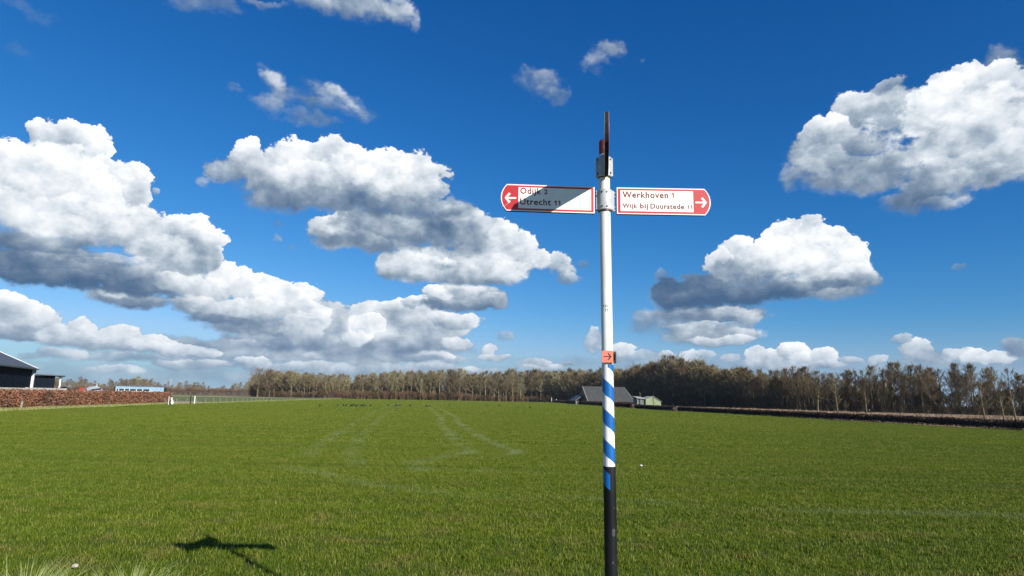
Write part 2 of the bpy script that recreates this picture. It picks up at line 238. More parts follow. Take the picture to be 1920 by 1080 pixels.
world.cycles.sampling_method = 'MANUAL'; world.cycles.sample_map_resolution = 256

# ------------------------------------------------------------------ helpers
def new_mat(name):
    m = bpy.data.materials.new(name); m.use_nodes = True
    nt = m.node_tree; b = nt.nodes['Principled BSDF']
    return m, nt, b
def N(nt, t, **k):
    n = nt.nodes.new(t)
    for a, v in k.items(): setattr(n, a, v)
    return n
def math_(nt, op, a, b=0.0, c=0.0, clamp=False):
    n = N(nt, 'ShaderNodeMath', operation=op, use_clamp=clamp)
    put(nt, n.inputs[0], a); put(nt, n.inputs[1], b); put(nt, n.inputs[2], c)
    return n.outputs[0]
def vec_(nt, op, a, b=(0, 0, 0), c=None):
    n = N(nt, 'ShaderNodeVectorMath', operation=op)
    put(nt, n.inputs[0], a)
    if op == 'SCALE': put(nt, n.inputs['Scale'], b)
    else: put(nt, n.inputs[1], b)
    if c is not None: put(nt, n.inputs[2], c)
    return n.outputs['Value'] if op in ('DOT_PRODUCT', 'LENGTH', 'DISTANCE') else n.outputs[0]
def mixc_(nt, f, a, b, mode='MIX'):
    n = N(nt, 'ShaderNodeMix', data_type='RGBA', blend_type=mode)
    put(nt, n.inputs[0], f)
    for i, v in ((6, a), (7, b)):
        if isinstance(v, tuple) and len(v) == 3: v = (*v, 1)
        put(nt, n.inputs[i], v)
    return n.outputs[2]
def noise_(nt, vec, scale, detail=4, rough=0.55):
    n = N(nt, 'ShaderNodeTexNoise'); n.inputs['Scale'].default_value = scale
    n.inputs['Detail'].default_value = detail; n.inputs['Roughness'].default_value = rough
    if vec is not None: put(nt, n.inputs['Vector'], vec)
    return n.outputs[0]
def mapr(nt, v, a, b, c=0.0, d=1.0, smooth=True):
    n = N(nt, 'ShaderNodeMapRange', interpolation_type='SMOOTHSTEP' if smooth else 'LINEAR')
    for i, x in enumerate((v, a, b, c, d)): put(nt, n.inputs[i], x)
    return n.outputs[0]
def wpos(nt):
    return N(nt, 'ShaderNodeNewGeometry').outputs['Position']
def opos(nt):
    return N(nt, 'ShaderNodeTexCoord').outputs['Object']
def plain(name, c1, c2=None, scale=3.0, rough=0.7, metal=0.0, bump=0.0, spec=0.5, detail=5, stretch=(1, 1, 1), obj_random=0.0):
    m, nt, b = new_mat(name)
    c2 = c2 or tuple(x * 0.8 for x in c1)
    c1, c2 = tuple(x * 0.88 for x in c1), tuple(x * 0.88 for x in c2)
    v = vec_(nt, 'MULTIPLY', opos(nt), stretch)
    nz = noise_(nt, v, scale, detail, 0.6)
    col = mixc_(nt, mapr(nt, nz, 0.35, 0.65), c1, c2)
    if obj_random:
        oi = N(nt, 'ShaderNodeObjectInfo').outputs['Random']
        hs_ = N(nt, 'ShaderNodeHueSaturation'); put(nt, hs_.inputs['Color'], col)
        put(nt, hs_.inputs['Value'], mapr(nt, oi, 0, 1, 1 - obj_random, 1 + obj_random, smooth=False))
        put(nt, hs_.inputs['Hue'], mapr(nt, oi, 0, 1, 0.485, 0.52, smooth=False))
        col = hs_.outputs[0]
    put(nt, b.inputs['Base Color'], col)
    b.inputs['Roughness'].default_value = rough; b.inputs['Metallic'].default_value = metal
    b.inputs['Specular IOR Level'].default_value = spec
    if bump:
        bp = N(nt, 'ShaderNodeBump'); bp.inputs['Strength'].default_value = bump; bp.inputs['Distance'].default_value = 0.02
        put(nt, bp.inputs['Height'], nz); put(nt, b.inputs['Normal'], bp.outputs[0])
    return m

def link_mesh(name, me, mat=None, parent=None, label=None, cat=None, group=None, kind=None, loc=None, rot=None):
    o = bpy.data.objects.new(name, me); COL.objects.link(o)
    if mat is not None and not me.materials: me.materials.append(mat)
    if parent is not None: o.parent = parent
    if label: o['label'] = label
    if cat: o['category'] = cat
    if group: o['group'] = group
    if kind: o['kind'] = kind
    if loc is not None: o.location = loc
    if rot is not None: o.rotation_euler = rot
    return o
def pydata(name, V, Fc, smooth=False):
    me = bpy.data.meshes.new(name); me.from_pydata([tuple(map(float, v)) for v in V], [], [tuple(map(int, f)) for f in Fc])
    if smooth: me.polygons.foreach_set('use_smooth', [True] * len(me.polygons))
    me.update(); return me
def np_mesh(name, V, faces_n, nper):
    """V (n,3) array; faces_n (m,nper) array - fast build"""
    me = bpy.data.meshes.new(name); V = np.asarray(V, dtype=np.float32); Fn = np.asarray(faces_n, dtype=np.int32)
    me.vertices.add(len(V)); me.vertices.foreach_set('co', V.ravel())
    me.loops.add(Fn.size); me.loops.foreach_set('vertex_index', Fn.ravel())
    me.polygons.add(len(Fn)); me.polygons.foreach_set('loop_start', np.arange(0, Fn.size, nper, dtype=np.int32))
    me.polygons.foreach_set('loop_total', np.full(len(Fn), nper, dtype=np.int32))
    me.update(calc_edges=True); me.validate(); return me
def thing(name, loc, label, cat, group=None, rotz=0.0):
    o = bpy.data.objects.new(name, None); COL.objects.link(o); o.location = loc; o.rotation_euler = (0, 0, rotz)
    o.empty_display_size = 0.2
    o['label'] = label; o['category'] = cat
    if group: o['group'] = group
    return o
class MB:
    """collects boxes, prisms and tubes of one part"""
    def __init__(s): s.V = []; s.F = []
    def poly(s, pts, faces):
        k = len(s.V); s.V += [tuple(p) for p in pts]; s.F += [tuple(i + k for i in f) for f in faces]; return s
    def box(s, x0, x1, y0, y1, z0, z1):
        p = [(x0, y0, z0), (x1, y0, z0), (x1, y1, z0), (x0, y1, z0), (x0, y0, z1), (x1, y0, z1), (x1, y1, z1), (x0, y1, z1)]
        return s.poly(p, [(0, 3, 2, 1), (4, 5, 6, 7), (0, 1, 5, 4), (1, 2, 6, 5), (2, 3, 7, 6), (3, 0, 4, 7)])
    def tube(s, pts, rad, n=8, caps=True):
        pts = [Vector(p) for p in pts]; rad = rad if isinstance(rad, (list, tuple)) else [rad] * len(pts)
        k = len(s.V); ref = None
        for i, p in enumerate(pts):
            d = (pts[min(i + 1, len(pts) - 1)] - pts[max(i - 1, 0)]).normalized()
            up = Vector((0, 1, 0)) if abs(d.z) > 0.9 else Vector((0, 0, 1))
            a = d.cross(up).normalized(); b_ = a.cross(d)
            for j in range(n):
                t = 2 * math.pi * j / n; s.V.append(tuple(p + (a * math.cos(t) + b_ * math.sin(t)) * rad[i]))
        for i in range(len(pts) - 1):
            for j in range(n):
                a0 = k + i * n + j; a1 = k + i * n + (j + 1) % n
                s.F.append((a0, a1, a1 + n, a0 + n))
        if caps:
            s.F.append(tuple(k + j for j in reversed(range(n)))); s.F.append(tuple(k + (len(pts) - 1) * n + j for j in range(n)))
        return s
    def extrude(s, outline, thick, plane='XZ', y0=0.0):
        """outline [(u,v)] counter-clockwise seen from -y, extruded along +y"""
        n = len(outline)
        P = [(u, y0, v) for u, v in outline] + [(u, y0 + thick, v) for u, v in outline]
        Fc = [tuple(range(n)), tuple(reversed(range(n, 2 * n)))]
        Fc += [(i, i + n, (i + 1) % n + n, (i + 1) % n) for i in range(n)]
        return s.poly(P, Fc)
    def obj(s, name, mat, parent=None, smooth=False, bevel=0.0, **k):
        me = pydata(name, s.V, s.F, smooth)
        o = link_mesh(name, me, mat, parent, **k)
        if smooth:
            try: me.set_sharp_from_angle(angle=R_(40))
            except Exception: pass
        if bevel:
            bv = o.modifiers.new('bevel', 'BEVEL'); bv.width = bevel; bv.segments = 2; bv.limit_method = 'ANGLE'
        return o

# ------------------------------------------------------------------ ground
TRACKS = [
 [(-34.5,253.1),(-14.9,134.2),(-5.7,71.0),(-4.6,57.8),(-2.2,40.6),(-0.7,31.6),(0.4,26.9),(-0.8,24.2)],
 [(-27.1,206.9),(-7.3,70.0),(-5.9,55.3),(-3.2,37.1),(-2.1,30.2),(-1.5,26.8),(-2.4,24.2),(-3.2,21.6),(-2.6,19.8)],
 [(-32.2,196.3),(-14.9,77.7),(-8.3,37.0),(-6.6,28.2),(-5.7,23.9),(-4.9,21.3)],
 [(-34.8,200.8),(-19.2,92.7),(-10.2,39.8),(-8.2,27.8),(-7.0,22.6)],
 [(-6.7,20.0),(-5.1,18.5),(-3.1,16.3),(-1.0,15.0),(1.6,14.9),(4.7,13.8),(10.5,13.6)],
 [(-6.2,20.0),(0.7,19.9),(8.4,19.2),(16.0,18.0)],
]
def track_group():
    g = bpy.data.node_groups.new('wheel_tracks', 'ShaderNodeTree')
    g.interface.new_socket('Mask', in_out='OUTPUT', socket_type='NodeSocketFloat')
    go = g.nodes.new('NodeGroupOutput')
    pos = vec_(g, 'MULTIPLY', wpos(g), (1, 1, 0))
    wob = N(g, 'ShaderNodeTexNoise'); wob.inputs['Scale'].default_value = 0.9; put(g, wob.inputs['Vector'], pos); wob.inputs['Detail'].default_value = 3
    pos = vec_(g, 'MULTIPLY_ADD', vec_(g, 'SUBTRACT', wob.outputs['Color'], (0.5, 0.5, 0.5)), (0.9, 0.9, 0), pos)
    total = 0.0
    for tr, strength in zip(TRACKS, (1.0, 1.0, 0.6, 0.6, 0.55, 0.3)):
        best = 1e3
        for (x0, y0), (x1, y1) in zip(tr[:-1], tr[1:]):
            dx, dy = x1 - x0, y1 - y0; L2 = dx * dx + dy * dy
            rel = vec_(g, 'SUBTRACT', pos, (x0, y0, 0))
            t = math_(g, 'DIVIDE', vec_(g, 'DOT_PRODUCT', rel, (dx, dy, 0)), L2, clamp=True)
            dist = vec_(g, 'DISTANCE', rel, vec_(g, 'SCALE', (dx, dy, 0), t))
            best = math_(g, 'MINIMUM', dist, best)
        total = math_(g, 'MAXIMUM', mapr(g, best, 0.08, 0.55, strength, 0.0), total)
    m = total
    brk = noise_(g, wpos(g), 0.35, 3)
    put(g, go.inputs[0], math_(g, 'MULTIPLY', m, mapr(g, brk, 0.38, 0.66, 0.1, 1.0)))
    return g
TG = track_group()
def grass_colour(nt, per_blade=None):
    """colour of the field at a world position, shared by the soil sheet and the blades"""
    p = wpos(nt)
    big = noise_(nt, vec_(nt, 'MULTIPLY', p, (1, 0.45, 0)), 0.045, 3)
    mid = noise_(nt, vec_(nt, 'MULTIPLY', p, (1, 1, 0)), 0.55, 4)
    rows = noise_(nt, vec_(nt, 'MULTIPLY', p, (0.05, 0.75, 0)), 1.0, 2)
    col = mixc_(nt, mapr(nt, big, 0.35, 0.65), GRASS_A, GRASS_B)
    col = mixc_(nt, mapr(nt, mid, 0.3, 0.7, 0.0, 0.55), col, GRASS_C)
    col = mixc_(nt, mapr(nt, rows, 0.42, 0.66, 0.0, 0.55), col, GRASS_D)
    # yellowed and thin patches
    pat = noise_(nt, vec_(nt, 'MULTIPLY', p, (1, 1, 0)), 1.1, 6, 0.65)
    near = mapr(nt, vec_(nt, 'DOT_PRODUCT', p, (0, 1, 0)), 8.0, 16.0, 0.75, 0.28)
    col = mixc_(nt, math_(nt, 'MULTIPLY', mapr(nt, pat, 0.50, 0.66), near), col, (0.19, 0.165, 0.045))
    if per_blade is not None:
        col = mixc_(nt, mapr(nt, per_blade, 0.55, 1.0, 0.0, 0.65), col, (0.41, 0.37, 0.11))
        col = mixc_(nt, mapr(nt, per_blade, 0.0, 0.5, 0.8, 0.0), col, (0.040, 0.070, 0.006))
    tg = N(nt, 'ShaderNodeGroup'); tg.node_tree = TG
    col = mixc_(nt, math_(nt, 'MULTIPLY', tg.outputs[0], 0.46), col, (0.25, 0.29, 0.155))
    return col
GRASS_A, GRASS_B, GRASS_C, GRASS_D = (0.108, 0.157, 0.006), (0.082, 0.138, 0.006), (0.128, 0.158, 0.008), (0.062, 0.109, 0.006)

m_field, nt, b = new_mat('field_grass_far')
col = grass_colour(nt)
fine = noise_(nt, wpos(nt), 1.6, 6, 0.7)
col = mixc_(nt, mapr(nt, fine, 0.35, 0.65, 0.45, 0.85), col, (0.055, 0.075, 0.015))
put(nt, b.inputs['Base Color'], col); b.inputs['Roughness'].default_value = 0.9; b.inputs['Specular IOR Level'].default_value = 0.1
bp = N(nt, 'ShaderNodeBump'); bp.inputs['Strength'].default_value = 0.6; bp.inputs['Distance'].default_value = 0.12
put(nt, bp.inputs['Height'], noise_(nt, wpos(nt), 4.0, 5, 0.7)); put(nt, b.inputs['Normal'], bp.outputs[0])

m_blade, nt, b = new_mat('grass_blade')
at = N(nt, 'ShaderNodeAttribute'); at.attribute_name = 'tone'
col = grass_colour(nt, at.outputs['Fac'])
put(nt, b.inputs['Base Color'], col); b.inputs['Roughness'].default_value = 0.5; b.inputs['Specular IOR Level'].default_value = 0.10
tr = N(nt, 'ShaderNodeBsdfTranslucent'); put(nt, tr.inputs[0], col)
mx = N(nt, 'ShaderNodeMixShader'); mx.inputs[0].default_value = 0.25
put(nt, mx.inputs[1], b.outputs[0]); put(nt, mx.inputs[2], tr.outputs[0]); put(nt, nt.nodes['Material Output'].inputs[0], mx.outputs[0])

def sheet(name, pts, z, mat, kind='structure', nsub=None, **k):
    me = pydata(name, [(x, y, z) for x, y in pts], [tuple(range(len(pts)))])
    return link_mesh(name, me, mat, kind=kind, **k)
m_land = plain('far_land', (0.16, 0.17, 0.06), (0.20, 0.17, 0.09), 0.02, 0.95, spec=0.1)
sheet('ground', [(-4000, -800), (4000, -800), (4000, 5000), (-4000, 5000)], -0.06, m_land)
FIELD = [(-48, 5.0), (60, 5.0), (52.6, 30), (49.1, 62.4), (45.4, 81), (41.4, 116.6), (36.5, 190), (33, 300), (31.4, 455), (10, 472), (-35, 480), (-75, 490), (-121, 480), (-121, 467), (-79.3, 212), (-66.6, 146), (-62, 117), (-66.5, 128), (-58.5, 90.7), (-53, 70), (-50, 40)]
sheet('field', FIELD, 0.0, m_field)
m_mead = plain('meadow_grass', (0.13, 0.185, 0.045), (0.17, 0.19, 0.07), 0.06, 0.95, spec=0.1)
sheet('meadow', [(-62.3, 117.5), (-66.9, 146), (-79.6, 212), (-121.4, 467), (-125, 520), (-260, 560), (-600, 600), (-500, 300), (-120, 128), (-70, 124)], -0.03, m_mead)
m_stub = plain('dry_verge', (0.34, 0.24, 0.15), (0.18, 0.13, 0.075), 0.25, 0.95, spec=0.1, bump=0.5, detail=8)
sheet('dry_verge', [(53.5, 20), (50.0, 62.4), (46.2, 81), (42.3, 116.6), (37.4, 190), (34, 300), (32.2, 455), (38, 470), (60, 425), (88, 345), (95, 250), (130, 175), (160, 140), (190, 90), (150, 20)], -0.02, m_stub)
m_sand = plain('sandy_track', (0.46, 0.36, 0.26), (0.36, 0.30, 0.2), 0.15, 0.95, spec=0.1)
sheet('sandy_path', [(-62.6, 118.5), (-64.5, 131), (-68.0, 149), (-72, 158), (-82, 170), (-95, 172), (-90, 150), (-75, 124)], -0.015, m_sand)
sheet('stubble_strip', [(-190, 395), (-130, 480), (-230, 520), (-420, 520), (-330, 400)], -0.02, plain('straw_strip', (0.42, 0.33, 0.2), (0.3, 0.25, 0.14), 0.05, 0.95, spec=0.1))
# forest floor
m_floor = plain('leaf_litter', (0.10, 0.07, 0.045), (0.06, 0.045, 0.03), 0.4, 0.95, spec=0.1)
sheet('forest_floor', [(-230, 548), (-150, 508), (-72, 497), (-10, 482), (36, 467), (67, 422), (86, 348), (93, 248), (100, 208), (122, 183), (160, 150), (230, 110), (700, 200), (700, 800), (-300, 800)], 0.012, m_floor)
# raised verge under the signpost, sloping down to the field
m_verge, nt, b = new_mat('verge_grass')
nz = noise_(nt, wpos(nt), 3.0, 6)
put(nt, b.inputs['Base Color'], mixc_(nt, mapr(nt, nz, 0.35, 0.65), (0.12, 0.17, 0.03), (0.20, 0.18, 0.08))); b.inputs['Roughness'].default_value = 0.95
m_asph = plain('asphalt', (0.055, 0.055, 0.055), (0.04, 0.04, 0.042), 8, 0.9, bump=0.3)
V = []; Fc = []
prof = [(-40, 0.56), (3.0, 0.56), (4.7, 0.54), (5.3, 0.42), (6.0, 0.15), (6.6, 0.004)]
xs = [-80, -20, 0, 20, 80]
for x in xs:
    for (y, z) in prof: V.append((x, y, z))
for i in range(len(xs) - 1):
    for j in range(len(prof) - 1):
        a = i * len(prof) + j; Fc.append((a, a + len(prof), a + len(prof) + 1, a + 1))
link_mesh('verge', pydata('verge', V, Fc), m_verge, kind='structure')
sheet('cycle_path', [(-80, -1.2), (80, -1.2), (80, 2.2), (-80, 2.2)], 0.575, m_asph)

# ------------------------------------------------------------------ geometry-node scatter for uncountable stuff
def scatter(name, pts, sources, kind='stuff', label=None, cat=None):
    """pts: list of (x,y,z,rot,scale,variant)"""
    P_ = np.array(pts, dtype=np.float32)
    me = bpy.data.meshes.new(name); me.vertices.add(len(P_)); me.vertices.foreach_set('co', P_[:, :3].ravel())
    for nm, c in (('rot', 3), ('scl', 4)):
        a = me.attributes.new(nm, 'FLOAT', 'POINT'); a.data.foreach_set('value', P_[:, c].copy())
    a = me.attributes.new('var', 'INT', 'POINT'); a.data.foreach_set('value', P_[:, 5].astype(np.int32).copy())
    me.update()
    o = bpy.data.objects.new(name, me); COL.objects.link(o); o['kind'] = kind
    if label: o['label'] = label
    if cat: o['category'] = cat
    g = bpy.data.node_groups.new(name + '_scatter', 'GeometryNodeTree')
    g.interface.new_socket('Geometry', in_out='INPUT', socket_type='NodeSocketGeometry')
    g.interface.new_socket('Geometry', in_out='OUTPUT', socket_type='NodeSocketGeometry')
    gi = g.nodes.new('NodeGroupInput'); go = g.nodes.new('NodeGroupOutput')
    jn = g.nodes.new('GeometryNodeJoinGeometry')
    def attr(nm, ty):
        n = g.nodes.new('GeometryNodeInputNamedAttribute'); n.data_type = ty; n.inputs[0].default_value = nm; return n.outputs[0]
    var, rot, scl = attr('var', 'INT'), attr('rot', 'FLOAT'), attr('scl', 'FLOAT')
    rv = g.nodes.new('ShaderNodeCombineXYZ'); g.links.new(rot, rv.inputs[2])
    for i, src in enumerate(sources):
        oi = g.nodes.new('GeometryNodeObjectInfo'); oi.inputs[0].default_value = src; oi.inputs['As Instance'].default_value = True
        cmp_ = g.nodes.new('FunctionNodeCompare'); cmp_.data_type = 'INT'; cmp_.operation = 'EQUAL'
        g.links.new(var, cmp_.inputs[2]); cmp_.inputs[3].default_value = i
        ip = g.nodes.new('GeometryNodeInstanceOnPoints')
        g.links.new(gi.outputs[0], ip.inputs['Points']); g.links.new(cmp_.outputs[0], ip.inputs['Selection']); g.links.new(oi.outputs['Geometry'], ip.inputs['Instance'])
        g.links.new(rv.outputs[0], ip.inputs['Rotation']); g.links.new(scl, ip.inputs['Scale'])
        g.links.new(ip.outputs[0], jn.inputs[0])
    g.links.new(jn.outputs[0], go.inputs[0])
    md = o.modifiers.new('scatter', 'NODES'); md.node_group = g
    return o
def source(name, me, mat):
    if not me.materials: me.materials.append(mat)
    return bpy.data.objects.new(name, me)      # not linked: only a stamp for the scatter

# ------------------------------------------------------------------ field grass
rng = np.random.default_rng(5)
def blade_patch(name, size, n, h0, h1, w, seed, bend=0.5):
    r = np.random.default_rng(seed)
    x = r.uniform(-size / 2, size / 2, n); y = r.uniform(-size / 2, size / 2, n)
    # blades lean together in clumps, with thinner ground between
    nc = max(30, n // 22); cxs, cys = r.uniform(-size / 2, size / 2, nc), r.uniform(-size / 2, size / 2, nc); ch = r.uniform(.65, 1.35, nc); ci = r.integers(0, nc, n)
    sp = size / math.sqrt(nc) * .42; m_ = r.uniform(0, 1, n) < .72
    x = np.where(m_, cxs[ci] + r.normal(0, sp, n), x); y = np.where(m_, cys[ci] + r.normal(0, sp, n), y)
    h = r.uniform(h0, h1, n) * np.where(m_, ch[ci], .8); an = r.uniform(0, 2 * np.pi, n); ln = r.uniform(0.15, 0.95, n) * bend * h * 1.4
    ori = r.uniform(0, 2 * np.pi, n); ww = w * r.uniform(0.6, 1.3, n) / 2
    dx, dy = np.cos(ori) * ww, np.sin(ori) * ww
    lx, ly = np.cos(an) * ln, np.sin(an) * ln
    z0 = np.full(n, -0.005)
    V = np.stack([np.stack([x - dx, y - dy, z0], 1), np.stack([x + dx, y + dy, z0], 1),
                  np.stack([x + dx * .8 + lx * .35, y + dy * .8 + ly * .35, h * .6], 1), np.stack([x - dx * .8 + lx * .35, y - dy * .8 + ly * .35, h * .6], 1),
                  np.stack([x + lx, y + ly, h], 1)], 1).reshape(-1, 3)
    k = np.arange(n)[:, None] * 5
    T = np.concatenate([k + [0, 1, 2], k + [0, 2, 3], k + [3, 2, 4]], 0)
    me = np_mesh(name, V, T, 3)
    tone = np.repeat(np.clip(r.beta(1.6, 1.9, n) * .75 + np.where(m_, (ch[ci] - .65) / .7 * .35, 0), 0, 1), 5).astype(np.float32)
    a = me.attributes.new('tone', 'FLOAT', 'POINT'); a.data.foreach_set('value', tone)
    return me
near_src = [source('grass_near_%d' % i, blade_patch('grass_near', 1.15, 2900, 0.022, 0.062, 0.0062, 20 + i), m_blade) for i in range(4)]
mid_src = [source('grass_mid_%d' % i, blade_patch('grass_mid', 3.4, 11000, 0.028, 0.070, 0.0125, 40 + i), m_blade) for i in range(4)]
far_src = [source('grass_far_%d' % i, blade_patch('grass_far', 11.0, 12000, 0.04, 0.095, 0.042, 60 + i), m_blade) for i in range(4)]
def in_poly(x, y, poly):
    c = False; j = len(poly) - 1
    for i in range(len(poly)):
        xi, yi = poly[i]; xj, yj = poly[j]
        if (yi > y) != (yj > y) and x < (xj - xi) * (y - yi) / (yj - yi) + xi: c = not c
        j = i
    return c
def grid(step, y0, y1, y_lo, seed, margin):
    r = random.Random(seed); out = []
    y = y_lo
    while y < y1 + step:
        x = -math.floor((y1 * 1.0 + 4) / step) * step
        while x < y1 * 1.0 + 4:
            if y >= y0 - step * .5 and y < y1 and abs(x) < y * 0.95 + margin and in_poly(x, max(y, 6), FIELD):
                out.append((x, y, 0.0, r.choice((0, 1, 2, 3)) * math.pi / 2 + r.uniform(-.1, .1), r.uniform(.92, 1.15), r.randrange(4)))
            x += step
        y += step
    return out
scatter('field_grass', grid(1.0, 6.4, 31.0, 6.7, 1, 2.0), near_src, label='short green grass blades over the near field', cat='grass')
scatter('field_grass', grid(3.0, 32.2, 90, 32.2, 2, 4), mid_src, label='short green grass over the middle of the field', cat='grass')
scatter('field_grass', grid(10.0, 96, 470, 96, 3, 10), far_src, label='short green grass over the far field', cat='grass')

# ------------------------------------------------------------------ signpost
m_white = plain('white_paint', (0.86, 0.85, 0.80), (0.72, 0.70, 0.63), 16, 0.42, spec=0.35, stretch=(1, 1, 0.12), detail=9)
m_black = plain('black_sleeve', (0.005, 0.0055, 0.007), (0.016, 0.016, 0.018), 5, 0.5, spec=0.2, stretch=(1, 1, 0.3), detail=9)
m_blue = plain('blue_tape', (0.004, 0.105, 0.37), (0.005, 0.125, 0.40), 9, 0.35)
m_grey = plain('cast_aluminium', (0.52, 0.53, 0.52), (0.40, 0.41, 0.41), 18, 0.5, bump=0.1)
m_dark = plain('dark_edge', (0.022, 0.018, 0.016), (0.05, 0.045, 0.04), 20, 0.35, spec=0.6)
m_edge = plain('panel_edge_metal', (0.022, 0.020, 0.018), (0.04, 0.038, 0.036), 14, 0.8, spec=0.0)
m_red = plain('sign_red', (0.50, 0.012, 0.014), (0.44, 0.011, 0.012), 5, 0.4)
m_field_w = plain('sign_white', (0.84, 0.83, 0.77), (0.76, 0.75, 0.69), 9, 0.4, detail=8)
m_rim = plain('sign_rim', (0.80, 0.72, 0.70), (0.76, 0.68, 0.66), 7, 0.4)
m_letter = plain('sign_lettering', (0.22, 0.010, 0.016), (0.18, 0.008, 0.013), 7, 0.5)
m_cap = plain('red_cap', (0.15, 0.018, 0.014), (0.10, 0.014, 0.012), 8, 0.4)
m_coral = plain('coral_plate', (0.86, 0.235, 0.145), (0.82, 0.22, 0.135), 8, 0.45)
m_ink = plain('arrow_ink', (0.05, 0.025, 0.07), None, 8, 0.5)

post = thing('signpost', (0.6645, 4.3, 0.553), 'white cycle signpost with three red and white fingers, blue spiral tape and black foot', 'signpost')
def cx(z): return -0.0092 * z
def pole_tube(z0, z1, r, n=48):
    return MB().tube([(cx(z0), 0, z0), (cx((z0 + z1) / 2), 0, (z0 + z1) / 2), (cx(z1), 0, z1)], r, n)
pole_tube(1.20, 3.312, 0.038).obj('pole', m_white, post, smooth=True)
pole_tube(-0.1, 1.204, 0.0405).obj('sleeve', m_black, post, smooth=True)
MB().tube([(cx(3.3), 0, 3.305), (cx(3.34), 0, 3.34)], 0.033, 32).obj('pole_neck', m_white, post, smooth=True)
prof = [(3.336, 0.0345), (3.42, 0.0345), (3.436, 0.032), (3.445, 0.026), (3.448, 0.012)]
cap = MB().tube([(cx(z), 0, z) for z, r in prof], [r for z, r in prof], 32).obj('top_cap', m_cap, post, smooth=True)
fr = Vector((-0.152, -0.988, 0)); rt = Vector((0.988, -0.152, 0))
def wrap(phi, z, r):
    return (fr * math.cos(phi) + rt * math.sin(phi)) * r + Vector((cx(z), 0, z))
# two pale ring marks pressed on the cap
for ph0 in (-0.95, 0.25):
    V = []; Fc = []
    for k in range(20):
        t = 2 * math.pi * k / 20
        for rr in (0.010, 0.0125):
            V.append(wrap(ph0 + rr * math.cos(t) / 0.035, 3.383 + rr * math.sin(t), 0.0352))
    for k in range(20):
        a = 2 * k; c = 2 * ((k + 1) % 20); Fc.append((a, a + 1, c + 1, c))
    link_mesh('ring_mark', pydata('ring_mark', V, Fc), plain('ring_print', (0.40, 0.10, 0.09), None), cap)
# blue helix
PITCH = 0.196; BH = 0.097
def band(zoff, ph0, ph1, zmin, zmax, r):
    V = []; Fc = []; n = int((ph1 - ph0) / 0.09) + 1; last = None
    for i in range(n + 1):
        ph = ph0 + (ph1 - ph0) * i / n
        zt = 1.795 + zoff - PITCH * (ph + math.pi / 2) / (2 * math.pi); zb = zt - BH
        zt_, zb_ = min(zt, zmax), max(zb, zmin)
        if zt_ - zb_ < 1e-4: last = None; continue
        k = len(V); V += [wrap(ph, zb_, r), wrap(ph, zt_, r)]
        if last is not None: Fc.append((last, k, k + 1, last + 1))
        last = k
    me = pydata('stripe', V, Fc, True); o = link_mesh('stripe', me, m_blue, post)
    return o
band(PITCH, 0.05, 1.5 * math.pi, 1.204, 1.862, 0.0390)
for k in (0, 1, 2):
    band(-k * PITCH, -math.pi / 2, 1.5 * math.pi, 1.206, 1.862, 0.0390)
band(-3 * PITCH, -math.pi * 0.62, 0.10, 1.0, 1.197, 0.0414)
# clamps
def collar(z0, z1, r, rotz, bolt_phis):
    zc = (z0 + z1) / 2
    c = MB()
    n = 40; k = 0
    rings = [(z0, r - .004), (z0 + .004, r), (z1 - .004, r), (z1, r - .004)]
    c.tube([(cx(z), 0, z) for z, _ in rings], [q for _, q in rings], n)
    for s in (-1, 1):
        c.box(cx(zc) + s * r - 0.007, cx(zc) + s * r + 0.007, -0.017, 0.017, z0 + .006, z1 - .006)
    o = c.obj('clamp', m_grey, post, smooth=True)
    MB().tube([(cx(z0), 0, z0 - .007), (cx(z0), 0, z0 + .003)], r - .008, n).obj('gasket', m_dark, o, smooth=True)
    for ph in bolt_phis:
        for zz in (z0 + .022, z1 - .022):
            p = wrap(ph, zz, r - .002); q = wrap(ph, zz, r + .006)
            MB().tube([p, q], 0.0065, 6).obj('bolt', m_dark, o)
    return o
clamp_low = collar(2.925, 3.072, 0.054, 0, (-0.33, 0.33))
clamp_top = collar(3.168, 3.312, 0.052, 0, (-0.95, 0.95))

